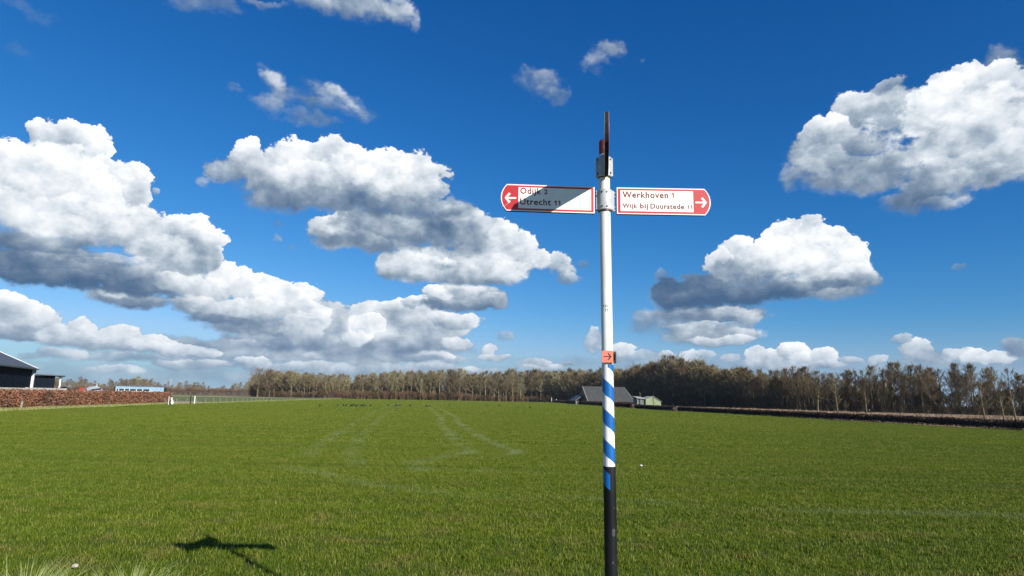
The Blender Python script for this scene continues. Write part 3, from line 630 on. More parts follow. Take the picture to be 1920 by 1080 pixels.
PL, PH, PT = 0.655, 0.193, 0.024
def finger_outline(inset=0.0):
    pts = [(inset, inset), (PL - 0.042, inset)]
    for k in range(1, 12):
        t = -1 + 2 * k / 12
        pts.append((PL - 0.042 + (0.042 - inset) * (1 - abs(t) ** 2.2), PH / 2 + t * (PH / 2 - inset)))
    pts += [(PL - 0.042, PH - inset), (inset, PH - inset)]
    return pts
def finger(rot_z, origin, side, text=None):
    """side +1: points to local +x, -1: points to local -x"""
    def mir(pts): return [(u * side, v) for u, v in (pts if side > 0 else reversed(pts))]
    g = MB().extrude(mir(finger_outline()), PT, y0=-PT / 2)
    body = g.obj('finger_panel', m_edge, post, bevel=0.0015)
    body.location = origin; body.rotation_euler = (0, 0, rot_z)
    for fs in (-1, 1):
        y = fs * (PT / 2)
        def plate(pts, lift, th=0.0006):
            y0 = y + fs * lift if fs > 0 else y - lift - th
            return MB().extrude(mir(pts), th, y0=y0)
        plate(finger_outline(0.0005), 0.0002).obj('rim', m_rim, body)
        plate(finger_outline(0.0085), 0.0010).obj('red_face', m_red, body)
        plate([(0.0255, 0.021), (0.533, 0.021), (0.533, PH - 0.021), (0.0255, PH - 0.021)], 0.0018).obj('white_field', m_field_w, body)
        # arrow: shaft and chevron
        c0, c1, cy, w = 0.548, 0.628, PH / 2 - 0.004, 0.012
        arrow = MB()
        hx = 0.036
        pts = [(c0, cy - w / 2), (c1 - 0.022, cy - w / 2), (c1 - hx - 0.006, cy - 0.030), (c1 - hx + 0.008, cy - 0.038), (c1, cy),
               (c1 - hx + 0.008, cy + 0.038), (c1 - hx - 0.006, cy + 0.030), (c1 - 0.022, cy + w / 2), (c0, cy + w / 2)]
        plate(pts, 0.0018).obj('arrow', m_field_w, body)
    for v in (0.028, 0.052, 0.128, 0.155):                      # hinge pins between clamp and panel
        MB().tube([(-0.03 * side, 0, v), (0.001 * side, 0, v)], 0.004, 8).obj('bracket_pin', m_grey, body, smooth=True)
    MB().box(*sorted((-0.034 * side, -0.016 * side)), -0.007, 0.007, 0.022, 0.165).obj('bracket', m_grey, body)
    if text:
        for (s, u0, u1, v0, v1) in text:
            lettering(s, u0, u1, v0, v1, -PT / 2 - 0.0028, m_letter, body)
    return body
def text_mesh(s, bold=0.024, spacing=1.12):
    cu = bpy.data.curves.new('txt', 'FONT'); cu.body = s; cu.size = 1.0; cu.space_character = spacing
    cu.offset = bold; cu.resolution_u = 3
    o = bpy.data.objects.new('txt', cu); COL.objects.link(o)
    bpy.context.view_layer.update()
    me = bpy.data.meshes.new_from_object(o.evaluated_get(bpy.context.evaluated_depsgraph_get()))
    bpy.data.objects.remove(o); bpy.data.curves.remove(cu)
    V = np.array([v.co[:] for v in me.vertices]); return me, V
def lettering(s, u0, u1, v0, v1, y, mat, parent):
    """v0 baseline, v1 height of capitals"""
    if set(s) == {'1'}:
        h = v1 - v0; w = h * 0.25; g = h * 0.66
        for i in range(len(s)):
            x = u0 + g * .45 + i * h * 0.78 if len(s) > 1 else u0 + g * .45
            P_ = [(x, v0), (x + w, v0), (x + w, v1), (x + w * .35, v1), (x - g * .45, v1 - h * .24), (x - g * .30, v1 - h * .40), (x, v1 - h * .26)]
            me = pydata('lettering', [(a, y, c) for a, c in P_] + [(a, y + 0.0006, c) for a, c in P_],
                        [tuple(range(7)), tuple(reversed(range(7, 14)))] + [(k, k + 7, (k + 1) % 7 + 7, (k + 1) % 7) for k in range(7)])
            link_mesh('lettering', me, mat, parent)
        return
    me, V = text_mesh(s)
    ref, RV = text_mesh(s[0] if s[0].isupper() or s[0].isdigit() or s[0] == 'b' else 'H')
    cap = RV[:, 1].max()
    x0, x1 = V[:, 0].min(), V[:, 0].max()
    for v in me.vertices:
        x, yy = v.co.x, v.co.y
        v.co = (u0 + (x - x0) / (x1 - x0) * (u1 - u0), y, v0 + yy / cap * (v1 - v0))
    # give the letters a skin of their own thickness
    bm = bmesh.new(); bm.from_mesh(me)
    bmesh.ops.remove_doubles(bm, verts=bm.verts, dist=1e-6)
    for f in bm.faces:
        if f.normal.y > 0: f.normal_flip()
    bm.to_mesh(me); bm.free(); me.materials.clear()
    o = link_mesh('lettering', me, mat, parent)
    so = o.modifiers.new('solid', 'SOLIDIFY'); so.thickness = 0.0006; so.offset = -1
    return o
kx, kz = 0.000876, 0.000932
def L_(zx): return -(893 - zx) * kx
def tl(s, a, b, base, cap): return (s, L_(a), L_(b), (866 + (a - 240) * .02 - base) * kz + 0.006, (866 + (a - 240) * .02 - cap) * kz + 0.006)
ltxt = [tl('Odijk', 298, 465, 738, 692), tl('2', 488, 517, 740, 704), tl('Utrecht', 298, 543, 822, 775), tl('11', 567, 615, 825, 789)]
def tr_(s, a, b, base, cap): return (s, (a - 1055) * kx, (b - 1055) * kx, (886 + (a - 1055) * .016 - base) * kz, (886 + (a - 1055) * .016 - cap) * kz)
rtxt = [tr_('Werkhoven', 1100, 1465, 758, 711), tr_('1', 1488, 1512, 760, 722), tr_('Wijk', 1100, 1217, 838, 804), tr_('bij', 1240, 1303, 842, 804), tr_('Duurstede', 1322, 1590, 844, 806), tr_('11', 1612, 1650, 848, 818)]
f_left = finger(0.053, (cx(3) - 0.072, 0, 2.902), -1, ltxt)
f_right = finger(0.0, (cx(3) + 0.082, 0, 2.902), +1, rtxt)
f_cam = finger(R_(-98.2), (cx(3.2) + 0.007, -0.056, 3.157), +1)
# faint scratch on the red end of the left finger
sc = MB().tube([(-0.645 + .012 * math.sin(t * 1.6) + .05 * t, -PT / 2 - 0.0018, 0.028 + 0.045 * t * t + .012 * t) for t in np.linspace(0, 1, 8)], 0.0009, 5)
sc.obj('scratch', m_rim, f_left)
# coral waymarker plate with arrow and a second plate turned to the right
def rounded(w, h, r, n=5):
    pts = []
    for cx_, cy_, a0 in ((w / 2 - r, -h / 2 + r, -90), (w / 2 - r, h / 2 - r, 0), (-w / 2 + r, h / 2 - r, 90), (-w / 2 + r, -h / 2 + r, 180)):
        for k in range(n + 1):
            a = R_(a0 + 90 * k / n); pts.append((cx_ + r * math.cos(a), cy_ + r * math.sin(a)))
    return pts
WZ = 1.912; yaw = math.atan2(0.152, 0.988)
wm = MB().extrude(rounded(0.074, 0.078, 0.006), 0.003, y0=-0.0475).obj('waymarker_plate', m_coral, post)
wm.location = (cx(WZ) - 0.001, 0, WZ); wm.rotation_euler = (0, 0, -0.10)
ar = MB().extrude([(-0.026, -0.003), (0.014, -0.003), (-0.001, -0.021), (0.007, -0.024), (0.026, 0.0), (0.007, 0.024), (-0.001, 0.021), (0.014, 0.003), (-0.026, 0.003)], 0.0006, y0=-0.0484)
ar.obj('arrow', m_ink, wm)
MB().box(-0.006, 0.034, -0.0445, -0.03, -0.045, 0.03).obj('mounting_block', m_dark, wm)
w2 = MB().extrude(rounded(0.074, 0.078, 0.006), 0.005, y0=-0.0025).obj('waymarker_plate', m_dark, post, label='black back and edge of second waymarker plate facing right')
w2.location = (cx(WZ) + 0.049, 0.012, WZ - .002); w2.rotation_euler = (0, 0, R_(-84))
MB().box(0.036, 0.048, -0.012, 0.012, -0.02, 0.02).obj('mounting_block', m_dark, post, loc=(cx(WZ), 0, WZ))
# stencilled numbers
def pole_text(s, zc, h, width, mat, r=0.0384, ph=0.0):
    me, V = text_mesh(s, 0.02, 1.1)
    x0, x1 = V[:, 0].min(), V[:, 0].max(); y0_, y1_ = V[:, 1].min(), V[:, 1].max()
    for v in me.vertices:
        u = ((v.co.x - x0) / (x1 - x0) - 0.5) * width; z = zc + ((v.co.y - y0_) / (y1_ - y0_) - 0.5) * h
        v.co = wrap(ph + u / r, z, r + 0.0004)
    me.materials.clear(); return link_mesh('stencilled_number', me, mat, post)
m_sten = plain('faded_black', (0.06, 0.06, 0.06), (0.45, 0.45, 0.43), 30, 0.6)
pole_text('9329', 2.252, 0.018, 0.050, m_sten, ph=0.02)
pole_text('14', 2.227, 0.018, 0.022, m_sten, ph=0.05)
# scuffs on the sleeve
for (ph, z, w, h) in ((0.55, 0.80, 0.022, 0.05), (0.35, 0.62, 0.01, 0.02), (0.7, 0.95, 0.008, 0.012), (0.2, 0.47, 0.012, 0.03)):
    V = []; Fc = []
    for i in range(5):
        for j in range(2):
            V.append(wrap(ph + (i / 4 - .5) * w / .04, z + (j - .5) * h * (1 - .3 * abs(i - 2) / 2), 0.0409))
    for i in range(4): Fc.append((2 * i, 2 * i + 2, 2 * i + 3, 2 * i + 1))
    link_mesh('scuff', pydata('scuff', V, Fc, True), plain('scuffed_sleeve', (0.05, 0.05, 0.055), (0.02, 0.02, 0.022), 40, 0.7), post)

# ------------------------------------------------------------------ trees
def tube_arr(pts, rad, n):
    pts = np.array(pts, dtype=float); m = len(pts); V = []; T = []
    d = np.gradient(pts, axis=0); d /= np.linalg.norm(d, axis=1)[:, None] + 1e-9
    for i in range(m):
        up = np.array([0, 0, 1.0]) if abs(d[i][2]) < .9 else np.array([0, 1.0, 0])
        a = np.cross(d[i], up); a /= np.linalg.norm(a) + 1e-9; b_ = np.cross(a, d[i])
        for j in range(n):
            t = 2 * np.pi * j / n; V.append(pts[i] + (a * np.cos(t) + b_ * np.sin(t)) * rad[i])
    for i in range(m - 1):
        for j in range(n):
            p, q = i * n + j, i * n + (j + 1) % n
            T += [(p, q, q + n), (p, q + n, p + n)]
    return np.array(V), np.array(T)
class TriBag:
    def __init__(s): s.V = []; s.T = []; s.k = 0
    def add(s, V, T): s.V.append(V); s.T.append(T + s.k); s.k += len(V)
    def mesh(s, name): return np_mesh(name, np.concatenate(s.V), np.concatenate(s.T), 3)
def make_tree(seed, H=20.0, base=0.3, width=0.26, limbs=22, upright=0.62, twig_w=0.05, density=1.9, stems=1, trunk_r=0.24, lean=0.02, nsub=6):
    r = np.random.default_rng(seed)
    wood = TriBag(); tw = TriBag(); TW = []
    def wander(p, d, L, seg, up):
        pts = [p.copy()]
        for k in range(seg):
            d = d + r.normal(0, 0.13, 3) + np.array([0, 0, up / seg]); d = d / np.linalg.norm(d)
            p = p + d * L / seg; pts.append(p.copy())
        return pts
    def twigs(pts, L, n):
        for _ in range(n):
            i = r.uniform(0.15, 1) * (len(pts) - 1); a = int(min(i, len(pts) - 2)); p = pts[a] + (pts[a + 1] - pts[a]) * (i - a)
            d = (pts[a + 1] - pts[a]); d = d / (np.linalg.norm(d) + 1e-9) + r.normal(0, .55, 3) + np.array([0, 0, .45]); d /= np.linalg.norm(d)
            TW.append((p, d, L * r.uniform(.45, 1.2)))
    for s_ in range(stems):
        d0 = np.array([r.normal(0, lean), r.normal(0, lean), 1.0]) if stems == 1 else np.array([r.normal(0, .28), r.normal(0, .28), 1.0])
        p0 = np.array([0, 0, -.2]) if stems == 1 else np.array([r.normal(0, .3), r.normal(0, .3), -.2])
        seg = 9; hh = H * (0.93 if s_ == 0 else r.uniform(.7, .95)); d = d0 / np.linalg.norm(d0); p = p0; stem = [p.copy()]
        for k in range(seg):
            d = d + r.normal(0, .018, 3) * np.array([1, 1, 0]) + (np.array([0, 0, .05])); d /= np.linalg.norm(d)
            p = p + d * (hh + .2) / seg; stem.append(p.copy())
        rs = [trunk_r / math.sqrt(stems) * (1 - .9 * (k / seg)) ** .8 + .02 for k in range(seg + 1)]; rs[0] *= 1.35
        wood.add(*tube_arr(stem, rs, 6))
        nl = max(4, int(limbs / stems))
        for q in range(nl):
            f = base + (1 - base) * ((q + r.uniform(0, 1)) / nl) ** .9; f = min(f, .98)
            i = f * seg; a = int(min(i, seg - 1)); p = stem[a] + (stem[a + 1] - stem[a]) * (i - a)
            an = q * 2.4 + r.uniform(-.5, .5); g = (f - base) / (1 - base)
            L = H * width * (math.sin(math.pi * min(1, (g * .82 + .22))) ** .7 * .9 + .25) * r.uniform(.7, 1.15)
            el_ = upright * (0.6 + .7 * g); d = np.array([math.cos(an) * (1 - el_ * .6), math.sin(an) * (1 - el_ * .6), el_]); d /= np.linalg.norm(d)
            lim = wander(p, d, L, 4, .5); wood.add(*tube_arr(lim, [trunk_r * .34 * (1 - .75 * k / 4) * (1.1 - .5 * f) for k in range(5)], 4))
            for w_ in range(nsub):
                i2 = r.uniform(.25, 1) * 4; a2 = int(min(i2, 3)); pp = lim[a2] + (lim[a2 + 1] - lim[a2]) * (i2 - a2)
                dd = (lim[a2 + 1] - lim[a2]); dd = dd / np.linalg.norm(dd) + r.normal(0, .5, 3) + np.array([0, 0, .25]); dd /= np.linalg.norm(dd)
                sb = wander(pp, dd, L * r.uniform(.3, .55), 3, .35); wood_r = trunk_r * .11
                tw.add(*tube_arr(sb, [wood_r, wood_r * .8, wood_r * .6, wood_r * .3], 3))
                twigs(sb, H * .055, int(11 * density))
            twigs(lim, H * .055, int(7 * density))
        twigs(stem[5:], H * .06, int(14 * density))
    n = len(TW); P0 = np.array([t[0] for t in TW]); Dd = np.array([t[1] for t in TW]); LL = np.array([t[2] for t in TW])[:, None]
    side = np.cross(Dd, r.normal(0, 1, (n, 3))); side /= np.linalg.norm(side, axis=1)[:, None]
    bend = r.normal(0, .16, (n, 3)); w2_ = twig_w / 2
    mid = P0 + Dd * LL * .5 + bend * LL * .3; tip = P0 + Dd * LL + bend * LL * .5 + np.array([0, 0, .12]) * LL
    V = np.stack([P0 - side * w2_, P0 + side * w2_, mid + side * w2_ * .7, mid - side * w2_ * .7, tip], 1).reshape(-1, 3)
    k = np.arange(n)[:, None] * 5
    tw.add(V, np.concatenate([k + [0, 1, 2], k + [0, 2, 3], k + [3, 2, 4]], 0))
    return wood.mesh('trunk'), tw.mesh('crown')
def bark(name, c1, c2, v=0.25): return plain(name, c1, c2, 1.2, 0.9, spec=0.15, stretch=(1, 1, .3), obj_random=v)
m_tr_p = bark('bark_pale', (0.30, 0.26, 0.15), (0.20, 0.175, 0.10)); m_cr_p = bark('twigs_olive', (0.31, 0.24, 0.125), (0.235, 0.185, 0.095))
m_tr_d = bark('bark_dark', (0.19, 0.155, 0.09), (0.09, 0.075, 0.045)); m_cr_d = bark('twigs_brown', (0.215, 0.155, 0.085), (0.16, 0.12, 0.065))
m_cr_r = bark('twigs_reddish', (0.23, 0.145, 0.10), (0.17, 0.11, 0.075))
PROTO = []
for i, kw in enumerate([dict(), dict(base=.4, width=.2, upright=.75), dict(base=.22, width=.3, limbs=26), dict(base=.45, width=.22, upright=.7, lean=.02), dict(base=.3, width=.24, limbs=18, density=.75), dict(base=.15, width=.27, limbs=26, density=1.1, trunk_r=.3), dict(base=.5, width=.18, limbs=16, upright=.8, density=.9), dict(base=.3, width=.22, stems=2, limbs=26)]):
    PROTO.append(make_tree(100 + i, **kw))
def with_mats(tree, mt, mc):
    a, c = tree[0].copy(), tree[1].copy(); a.materials.append(mt); c.materials.append(mc); return a, c
P_OLIVE = [with_mats(t, m_tr_p, m_cr_p) for t in PROTO]; P_BROWN = [with_mats(t, m_tr_d, m_cr_d) for t in PROTO]
def put_tree(name, pair, x, y, h, label, group=None, rot=None, cat='tree', z=0.0, H0=20.0, sx=1.0):
    t = thing(name, (x, y, z), label, cat, group, rotz=random.uniform(0, 6.28) if rot is None else rot)
    s = h / H0; t.scale = (s * sx, s * sx, s)
    a = link_mesh('trunk', pair[0], None, t); c = link_mesh('crown', pair[1], None, t)
    return t
CREST = [(-217.2, 540.0, 19.2), (-191.6, 530.0, 22.7), (-149.0, 505.0, 19.5), (-131.0, 500.0, 19.2), (-106.3, 500.0, 20.8), (-72.6, 495.0, 23.2), (-35.0, 485.0, 23.4), (-10.8, 480.0, 22.8), (16.8, 475.0, 24.7), (35.7, 465.0, 24.5), (52.5, 445.0, 23.9), (67.0, 420.0, 23.6), (77.4, 385.0, 23.7), (85.0, 350.0, 25.5), (89.7, 325.0, 23.7), (92.7, 300.0, 20.3), (94.0, 275.0, 16.9), (92.5, 250.0, 16.1), (93.9, 230.0, 14.9), (95.5, 218.0, 15.4), (98.8, 208.0, 14.3), (106.1, 199.0, 14.1), (111.6, 194.0, 15.1), (116.6, 189.0, 15.1), (122.0, 183.0, 14.4), (125.3, 179.0, 14.5), (129.7, 175.0, 13.8), (135.1, 169.0, 13.3), (140.3, 162.0, 13.0), (146.2, 154.0, 12.7)]
cl_ = [0.0]
for a, c in zip(CREST[:-1], CREST[1:]): cl_.append(cl_[-1] + math.hypot(c[0] - a[0], c[1] - a[1]))
def crest_at(s):
    for i in range(len(CREST) - 1):
        if s <= cl_[i + 1]:
            t = (s - cl_[i]) / (cl_[i + 1] - cl_[i]); a, c = CREST[i], CREST[i + 1]
            return tuple(a[k] + (c[k] - a[k]) * t for k in range(3))
    return CREST[-1]
S_BUMP = cl_[10]; S_RIGHT = cl_[17]
rr = random.Random(77)
SECT = [(cl_[2], 'bare tree near the left end of the far wood, beside the spreading reddish trees', 'trees at the left end of the far wood'),
        (cl_[4], 'bare olive-brown tree in the far wood where the pale wire fence runs out', 'trees where the wire fence meets the wood'),
        (cl_[6], 'bare olive-brown tree in the far wood straight behind the wheel tracks', 'trees of the far wood behind the wheel tracks'),
        (cl_[8], 'bare olive-brown tree in the far wood right of the wheel tracks', 'trees of the far wood right of the wheel tracks'),
        (cl_[10], 'bare tree in the far wood behind the far end of the low hedge', 'trees behind the far end of the low hedge'),
        (cl_[12], 'bare brown tree rising behind the farmhouse roof', 'trees behind the farmhouse roof'),
        (cl_[15], 'tall bare brown tree in the highest part of the wood above the green shed', 'trees in the highest part of the wood'),
        (cl_[18], 'bare dark tree in the dip of the wood right of the green shed', 'trees in the dip right of the green shed'),
        (cl_[21], 'slender bare tree in the near wood before the white manor house', 'trees before the white manor house'),
        (cl_[24], 'slender bare tree with grey trunk between the white manor and the sand coloured hut', 'trees between the manor and the hut'),
        (1e9, 'tall slender bare tree with grey trunk at the right end of the near wood', 'trees at the right end of the near wood')]
s = 12.0; cnt = 0
while s < cl_[-1]:
    x, y, h = crest_at(s); d_ = math.hypot(x, y)
    step = max(2.5, 3.3 * d_ / 300)
    lab = next(q for q in SECT if s <= q[0])
    for row in range(2):
        off = row * rr.uniform(5, 9) + rr.uniform(-1.5, 1.5); xx, yy = x * (1 + off / d_), y * (1 + off / d_)
        xx += rr.uniform(-1, 1) * step * .4; hh = h * (rr.uniform(.84, 1.02) if row else rr.uniform(.62, .97)) * (1 + off / d_ * .5)
        sec = 0 if s < S_BUMP else (1 if s < S_RIGHT else 2)
        if rr.random() < .06 and sec < 2: hh *= 1.10
        if sec == 2: hh *= .96
        pal = P_OLIVE if (sec == 0 and rr.random() < .8) or (sec == 1 and rr.random() < .2) else P_BROWN
        k = rr.choice((0, 2, 2, 5, 5, 7, 3, 1)) if sec < 2 else rr.choice((0, 1, 3, 4, 6, 6, 3, 7, 2, 5))
        if cnt < 298: put_tree('bare_tree', pal[k], xx, yy, hh, lab[1], lab[2], sx=rr.uniform(1.0, 1.35) if sec < 2 else rr.uniform(.85, 1.15))
        cnt += 1
    s += step
print('front trees', cnt)
# the spreading tree that ends the left wood
wide = make_tree(300, base=.16, width=.36, limbs=34, upright=.45, density=1.3, trunk_r=.42); wide = with_mats(wide, m_tr_d, m_cr_r)
put_tree('bare_tree', wide, -207, 532, 22.5, 'wide spreading bare tree with reddish twigs ending the far wood on the left', sx=1.15)
put_tree('bare_tree', wide, -196, 528, 22.0, 'second spreading bare tree from the left end of the far wood', rot=2.2, sx=1.0)
# deeper wood as one mass
src_trees = [source('wood_tree_%d' % i, None, None) if False else None for i in range(0)]
def joined_source(name, pair):
    a, c = pair; bm = bmesh.new(); bm.from_mesh(a); na = len(bm.faces); bm.from_mesh(c)
    bm.faces.ensure_lookup_table()
    for f in bm.faces[na:]: f.material_index = 1
    me = bpy.data.meshes.new(name); bm.to_mesh(me); bm.free()
    me.materials.append(a.materials[0]); me.materials.append(c.materials[0])
    return bpy.data.objects.new(name, me)
so = [joined_source('wood_olive', P_OLIVE[i]) for i in (0, 2, 5)]; sb = [joined_source('wood_brown', P_BROWN[i]) for i in (0, 2, 3, 5)]
pts = []
s = 6.0
while s < cl_[-1]:
    x, y, h = crest_at(s); d_ = math.hypot(x, y); step = max(3.4, 4.0 * d_ / 300)
    sec = 0 if s < S_BUMP else (1 if s < S_RIGHT else 2)
    rows = (8, 7, 5)[sec] if s < cl_[24] else 3
    for row in range(rows):
        off = 8 + row * 8 + rr.uniform(-3, 3); xx, yy = x * (1 + off / d_) + rr.uniform(-2, 2), y * (1 + off / d_)
        hh = h * rr.uniform(.55, .98) * (1 + off / d_ * .5)
        if sec == 2: hh *= .84
        var = rr.randrange(3) if sec == 0 and rr.random() < .65 else 3 + rr.randrange(4)
        pts.append((xx, yy, 0, rr.uniform(0, 6.28), hh / 20, var))
    s += step
scatter('deep_wood', pts, so + sb, label='dense bare wood filling in behind the first trees', cat='wood')
# undergrowth
m_sh_r = bark('shrub_brown', (0.26, 0.155, 0.09), (0.17, 0.105, 0.06), .2); m_sh_d = bark('shrub_dark', (0.13, 0.095, 0.045), (0.09, 0.065, 0.03), .2)
shr = []
for i in range(3):
    t = make_tree(400 + i, H=5.0, base=.05, width=.42, limbs=30, upright=.7, stems=5, density=1.7, trunk_r=.08, twig_w=.04, nsub=5)
    shr.append(joined_source('shrub_r%d' % i, with_mats(t, m_sh_r, m_sh_r))); shr.append(joined_source('shrub_d%d' % i, with_mats(t, m_sh_d, m_sh_d)))
pts = []
s = 8.0
while s < cl_[-1]:
    x, y, h = crest_at(s); d_ = math.hypot(x, y)
    sec = 0 if s < S_BUMP else (1 if s < S_RIGHT else 2)
    for row in range(4):
        off = -2.5 + row * 3.5 + rr.uniform(-1, 1)
        if sec == 2 and row == 0 and rr.random() < .55: continue
        sc_ = rr.uniform(.7, 1.15) * (1.0 if sec < 2 else .55) * (1.25 if (cl_[2] < s < cl_[6] and row < 2) else 1.0)
        red = sec == 0 or (sec == 2 and rr.random() < .25)
        pts.append((x * (1 + off / d_) + rr.uniform(-1, 1), y * (1 + off / d_), 0, rr.uniform(0, 6.28), sc_, 2 * rr.randrange(3) + (0 if red and rr.random() < .7 else 1)))
    s += 2.6 if d_ > 260 else 2.0
s = 4.0
while s < cl_[-1]:
    x, y, h = crest_at(s); d_ = math.hypot(x, y)
    sec = 0 if s < S_BUMP else (1 if s < S_RIGHT else 2)
    for row in range(7 if sec < 2 else (8 if s < cl_[24] else 4)):
        off = 8 + row * (7 if sec < 2 else 9) + rr.uniform(-3, 3)
        pts.append((x * (1 + off / d_) + rr.uniform(-2, 2), y * (1 + off / d_), 0, rr.uniform(0, 6.28), rr.uniform(1.2, 2.3) * (1.0 if sec < 2 else .72), 2 * rr.randrange(3) + (0 if sec == 0 and rr.random() < .4 else 1)))
    s += 5.0 if d_ > 260 else 3.6
scatter('undergrowth', pts, shr, label='brown bare undergrowth along the foot of the woods', cat='undergrowth')
# very far tree line on the left
pts = []
for i in range(420):
    t = i / 420; x = -760 + t * 560 + rr.uniform(-3, 3); y = 900 + rr.uniform(-15, 40) - 120 * t
    ph = x / y * 1200 + 960
    h = 13 + 3.5 * math.sin(t * 17) + 3 * math.sin(t * 41 + 1) + (6 if -655 < x < -585 else 0) + (4 if rr.random() < .08 else 0)
    pts.append((x, y, 0, rr.uniform(0, 6), h / 20, rr.randrange(7)))
for i in range(260):
    t = i / 260; pts.append((-760 + t * 560, 885 - 120 * t, 0, rr.uniform(0, 6), rr.uniform(.28, .42), rr.randrange(7)))
scatter('far_tree_line', pts, so + sb, label='far hazy line of bare trees beyond the left meadow', cat='tree line')
pts = []
for i in range(330):
    t = i / 330; pts.append((-760 + t * 560, 880 - 120 * t, 0, rr.uniform(0, 6), rr.uniform(1.2, 1.9), 2 * rr.randrange(3)))
scatter('far_undergrowth', pts, shr, label='brown scrub under the far line of trees on the left', cat='scrub')
# saplings in the dry verge
sap = make_tree(500, H=6.0, base=.3, width=.2, limbs=14, upright=.8, density=.8, trunk_r=.13, twig_w=.03, nsub=4)
sap = with_mats(sap, m_tr_d, m_cr_d)
SAPL = [(57.6, 79.0, 5.2, 'thin young tree behind the clipped hedge, leftmost of the three at the right edge'), (64.5, 85, 4.4, 'thin young tree behind the clipped hedge, middle one of the three at the right edge'), (66.8, 86, 4.6, 'thin young tree behind the clipped hedge, rightmost of the three at the right edge'),
        (71, 150, 6.0, 'small bare tree with a pale trunk in the brown verge right of the green shed'), (74.5, 148, 6.6, 'upright bare young tree in the brown verge before the dark roof'), (80, 146, 6.2, 'bushy bare young tree in the brown verge left of the white manor'),
        (43.0, 262, 5.5, 'small bare tree in front of the left half of the farmhouse roof'), (53.6, 268, 5.6, 'small bare tree in front of the right half of the farmhouse roof'), (41.2, 186, 3.4, 'small bare tree in front of the green shed')]
for (x, y, h, lb) in SAPL: put_tree('young_tree', sap, x, y, h, lb, H0=6.0, sx=1.2)

# ------------------------------------------------------------------ hedges
def leaf_hedge(name, line, h, w, n, leaf, m_leaf, m_core, label, seed, stem_step=0.5, ragged=0.12):
    r = np.random.default_rng(seed); t = thing(name, (line[0][0], line[0][1], 0), label, 'hedge')
    ox, oy = line[0]
    (x0, y0), (x1, y1) = line[0], line[-1]; L = math.hypot(x1 - x0, y1 - y0); ux, uy = (x1 - x0) / L, (y1 - y0) / L; nx, ny = -uy, ux
    # leaves on the shell: two sides, top and ends
    lens = np.array([h * L, h * L, w * L]); pick = r.choice(3, n, p=lens / lens.sum())
    # more leaves close to the camera
    sa = r.uniform(0, 1, n) ** 1.35 * L if math.hypot(*line[0]) < math.hypot(*line[-1]) else L - r.uniform(0, 1, n) ** 1.35 * L
    hv = h * (1 + ragged * .5 * np.sin(sa * 1.7 + 1) * np.sin(sa * .37) * .6)
    v = np.where(pick == 2, hv, r.uniform(.06, 1, n) ** .8 * hv); d = np.where(pick == 0, -w / 2, np.where(pick == 1, w / 2, r.uniform(-w / 2, w / 2, n)))
    d = d + r.normal(0, ragged * .5, n) - np.sign(d) * np.abs(r.normal(0, ragged * .6, n)); v = v + r.normal(0, ragged * .5, n)
    C_ = np.stack([ux * sa + nx * d, uy * sa + ny * d, np.maximum(v, .03)], 1)
    a = r.normal(0, 1, (n, 3)); a /= np.linalg.norm(a, axis=1)[:, None]; b_ = np.cross(a, r.normal(0, 1, (n, 3))); b_ /= np.linalg.norm(b_, axis=1)[:, None]
    sz = leaf * r.uniform(.6, 1.3, (n, 1)) * (1 + .9 * sa / L if math.hypot(*line[0]) < math.hypot(*line[-1]) else 1 + .9 * (1 - sa / L))[:, None]
    V = np.stack([C_ - a * sz * .6, C_ + b_ * sz * .35, C_ + a * sz * .6, C_ - b_ * sz * .35], 1).reshape(-1, 3)
    me = np_mesh('foliage', V, np.arange(4 * n).reshape(-1, 4), 4)
    at_ = me.attributes.new('tone', 'FLOAT', 'POINT'); at_.data.foreach_set('value', np.repeat(r.uniform(0, 1, n), 4).astype(np.float32))
    o = link_mesh('foliage', me, m_leaf, t); o['kind'] = 'stuff'
    # inner tangle of dark wood
    bag = TriBag()
    ns = int(L / stem_step)
    for i in range(ns):
        ss = (i + r.uniform(0, 1)) * stem_step; dd = r.uniform(-w * .3, w * .3)
        p = np.array([ux * ss + nx * dd, uy * ss + ny * dd, -.05]); q = p + np.array([r.normal(0, .12), r.normal(0, .12), h * r.uniform(.8, .97)])
        bag.add(*tube_arr([p, (p + q) / 2 + r.normal(0, .05, 3), q], [.03, .025, .015], 3))
    st = link_mesh('stems', bag.mesh('stems'), m_core, t); st['kind'] = 'stuff'
    mb = MB(); seg = max(8, int(L / 2)); P_ = []; F_ = []
    for i in range(seg + 1):
        ss = L * i / seg; hw = w * .30 * (1 + .2 * math.sin(i * 2.3)); ht = h * (.82 + .07 * math.sin(i * 1.3))
        for (dd, zz) in ((-hw, h * .28), (hw, h * .28), (hw, ht), (-hw, ht)): P_.append((ux * ss + nx * dd, uy * ss + ny * dd, zz))
    for i in range(seg):
        for j in range(4): F_.append((4 * i + j, 4 * i + (j + 1) % 4, 4 * i + 4 + (j + 1) % 4, 4 * i + 4 + j))
    F_ += [(3, 2, 1, 0), tuple(4 * seg + j for j in range(4))]
    mb.poly(P_, F_).obj('inner_twigs', m_core, t)
    return t
def leaf_mat(name, a, c, dark):
    m, nt, b = new_mat(name); at_ = N(nt, 'ShaderNodeAttribute'); at_.attribute_name = 'tone'
    a, c, dark = [tuple(x * .88 for x in q) for q in (a, c, dark)]
    col = mixc_(nt, at_.outputs['Fac'], a, c); big = noise_(nt, wpos(nt), 0.45, 4)
    col = mixc_(nt, mapr(nt, big, .42, .62, 0, .75), col, dark)
    put(nt, b.inputs['Base Color'], col); b.inputs['Roughness'].default_value = .6; b.inputs['Specular IOR Level'].default_value = .3
    return m
m_beech = leaf_mat('beech_leaves', (0.34, 0.155, 0.085), (0.21, 0.085, 0.045), (0.15, 0.085, 0.055))
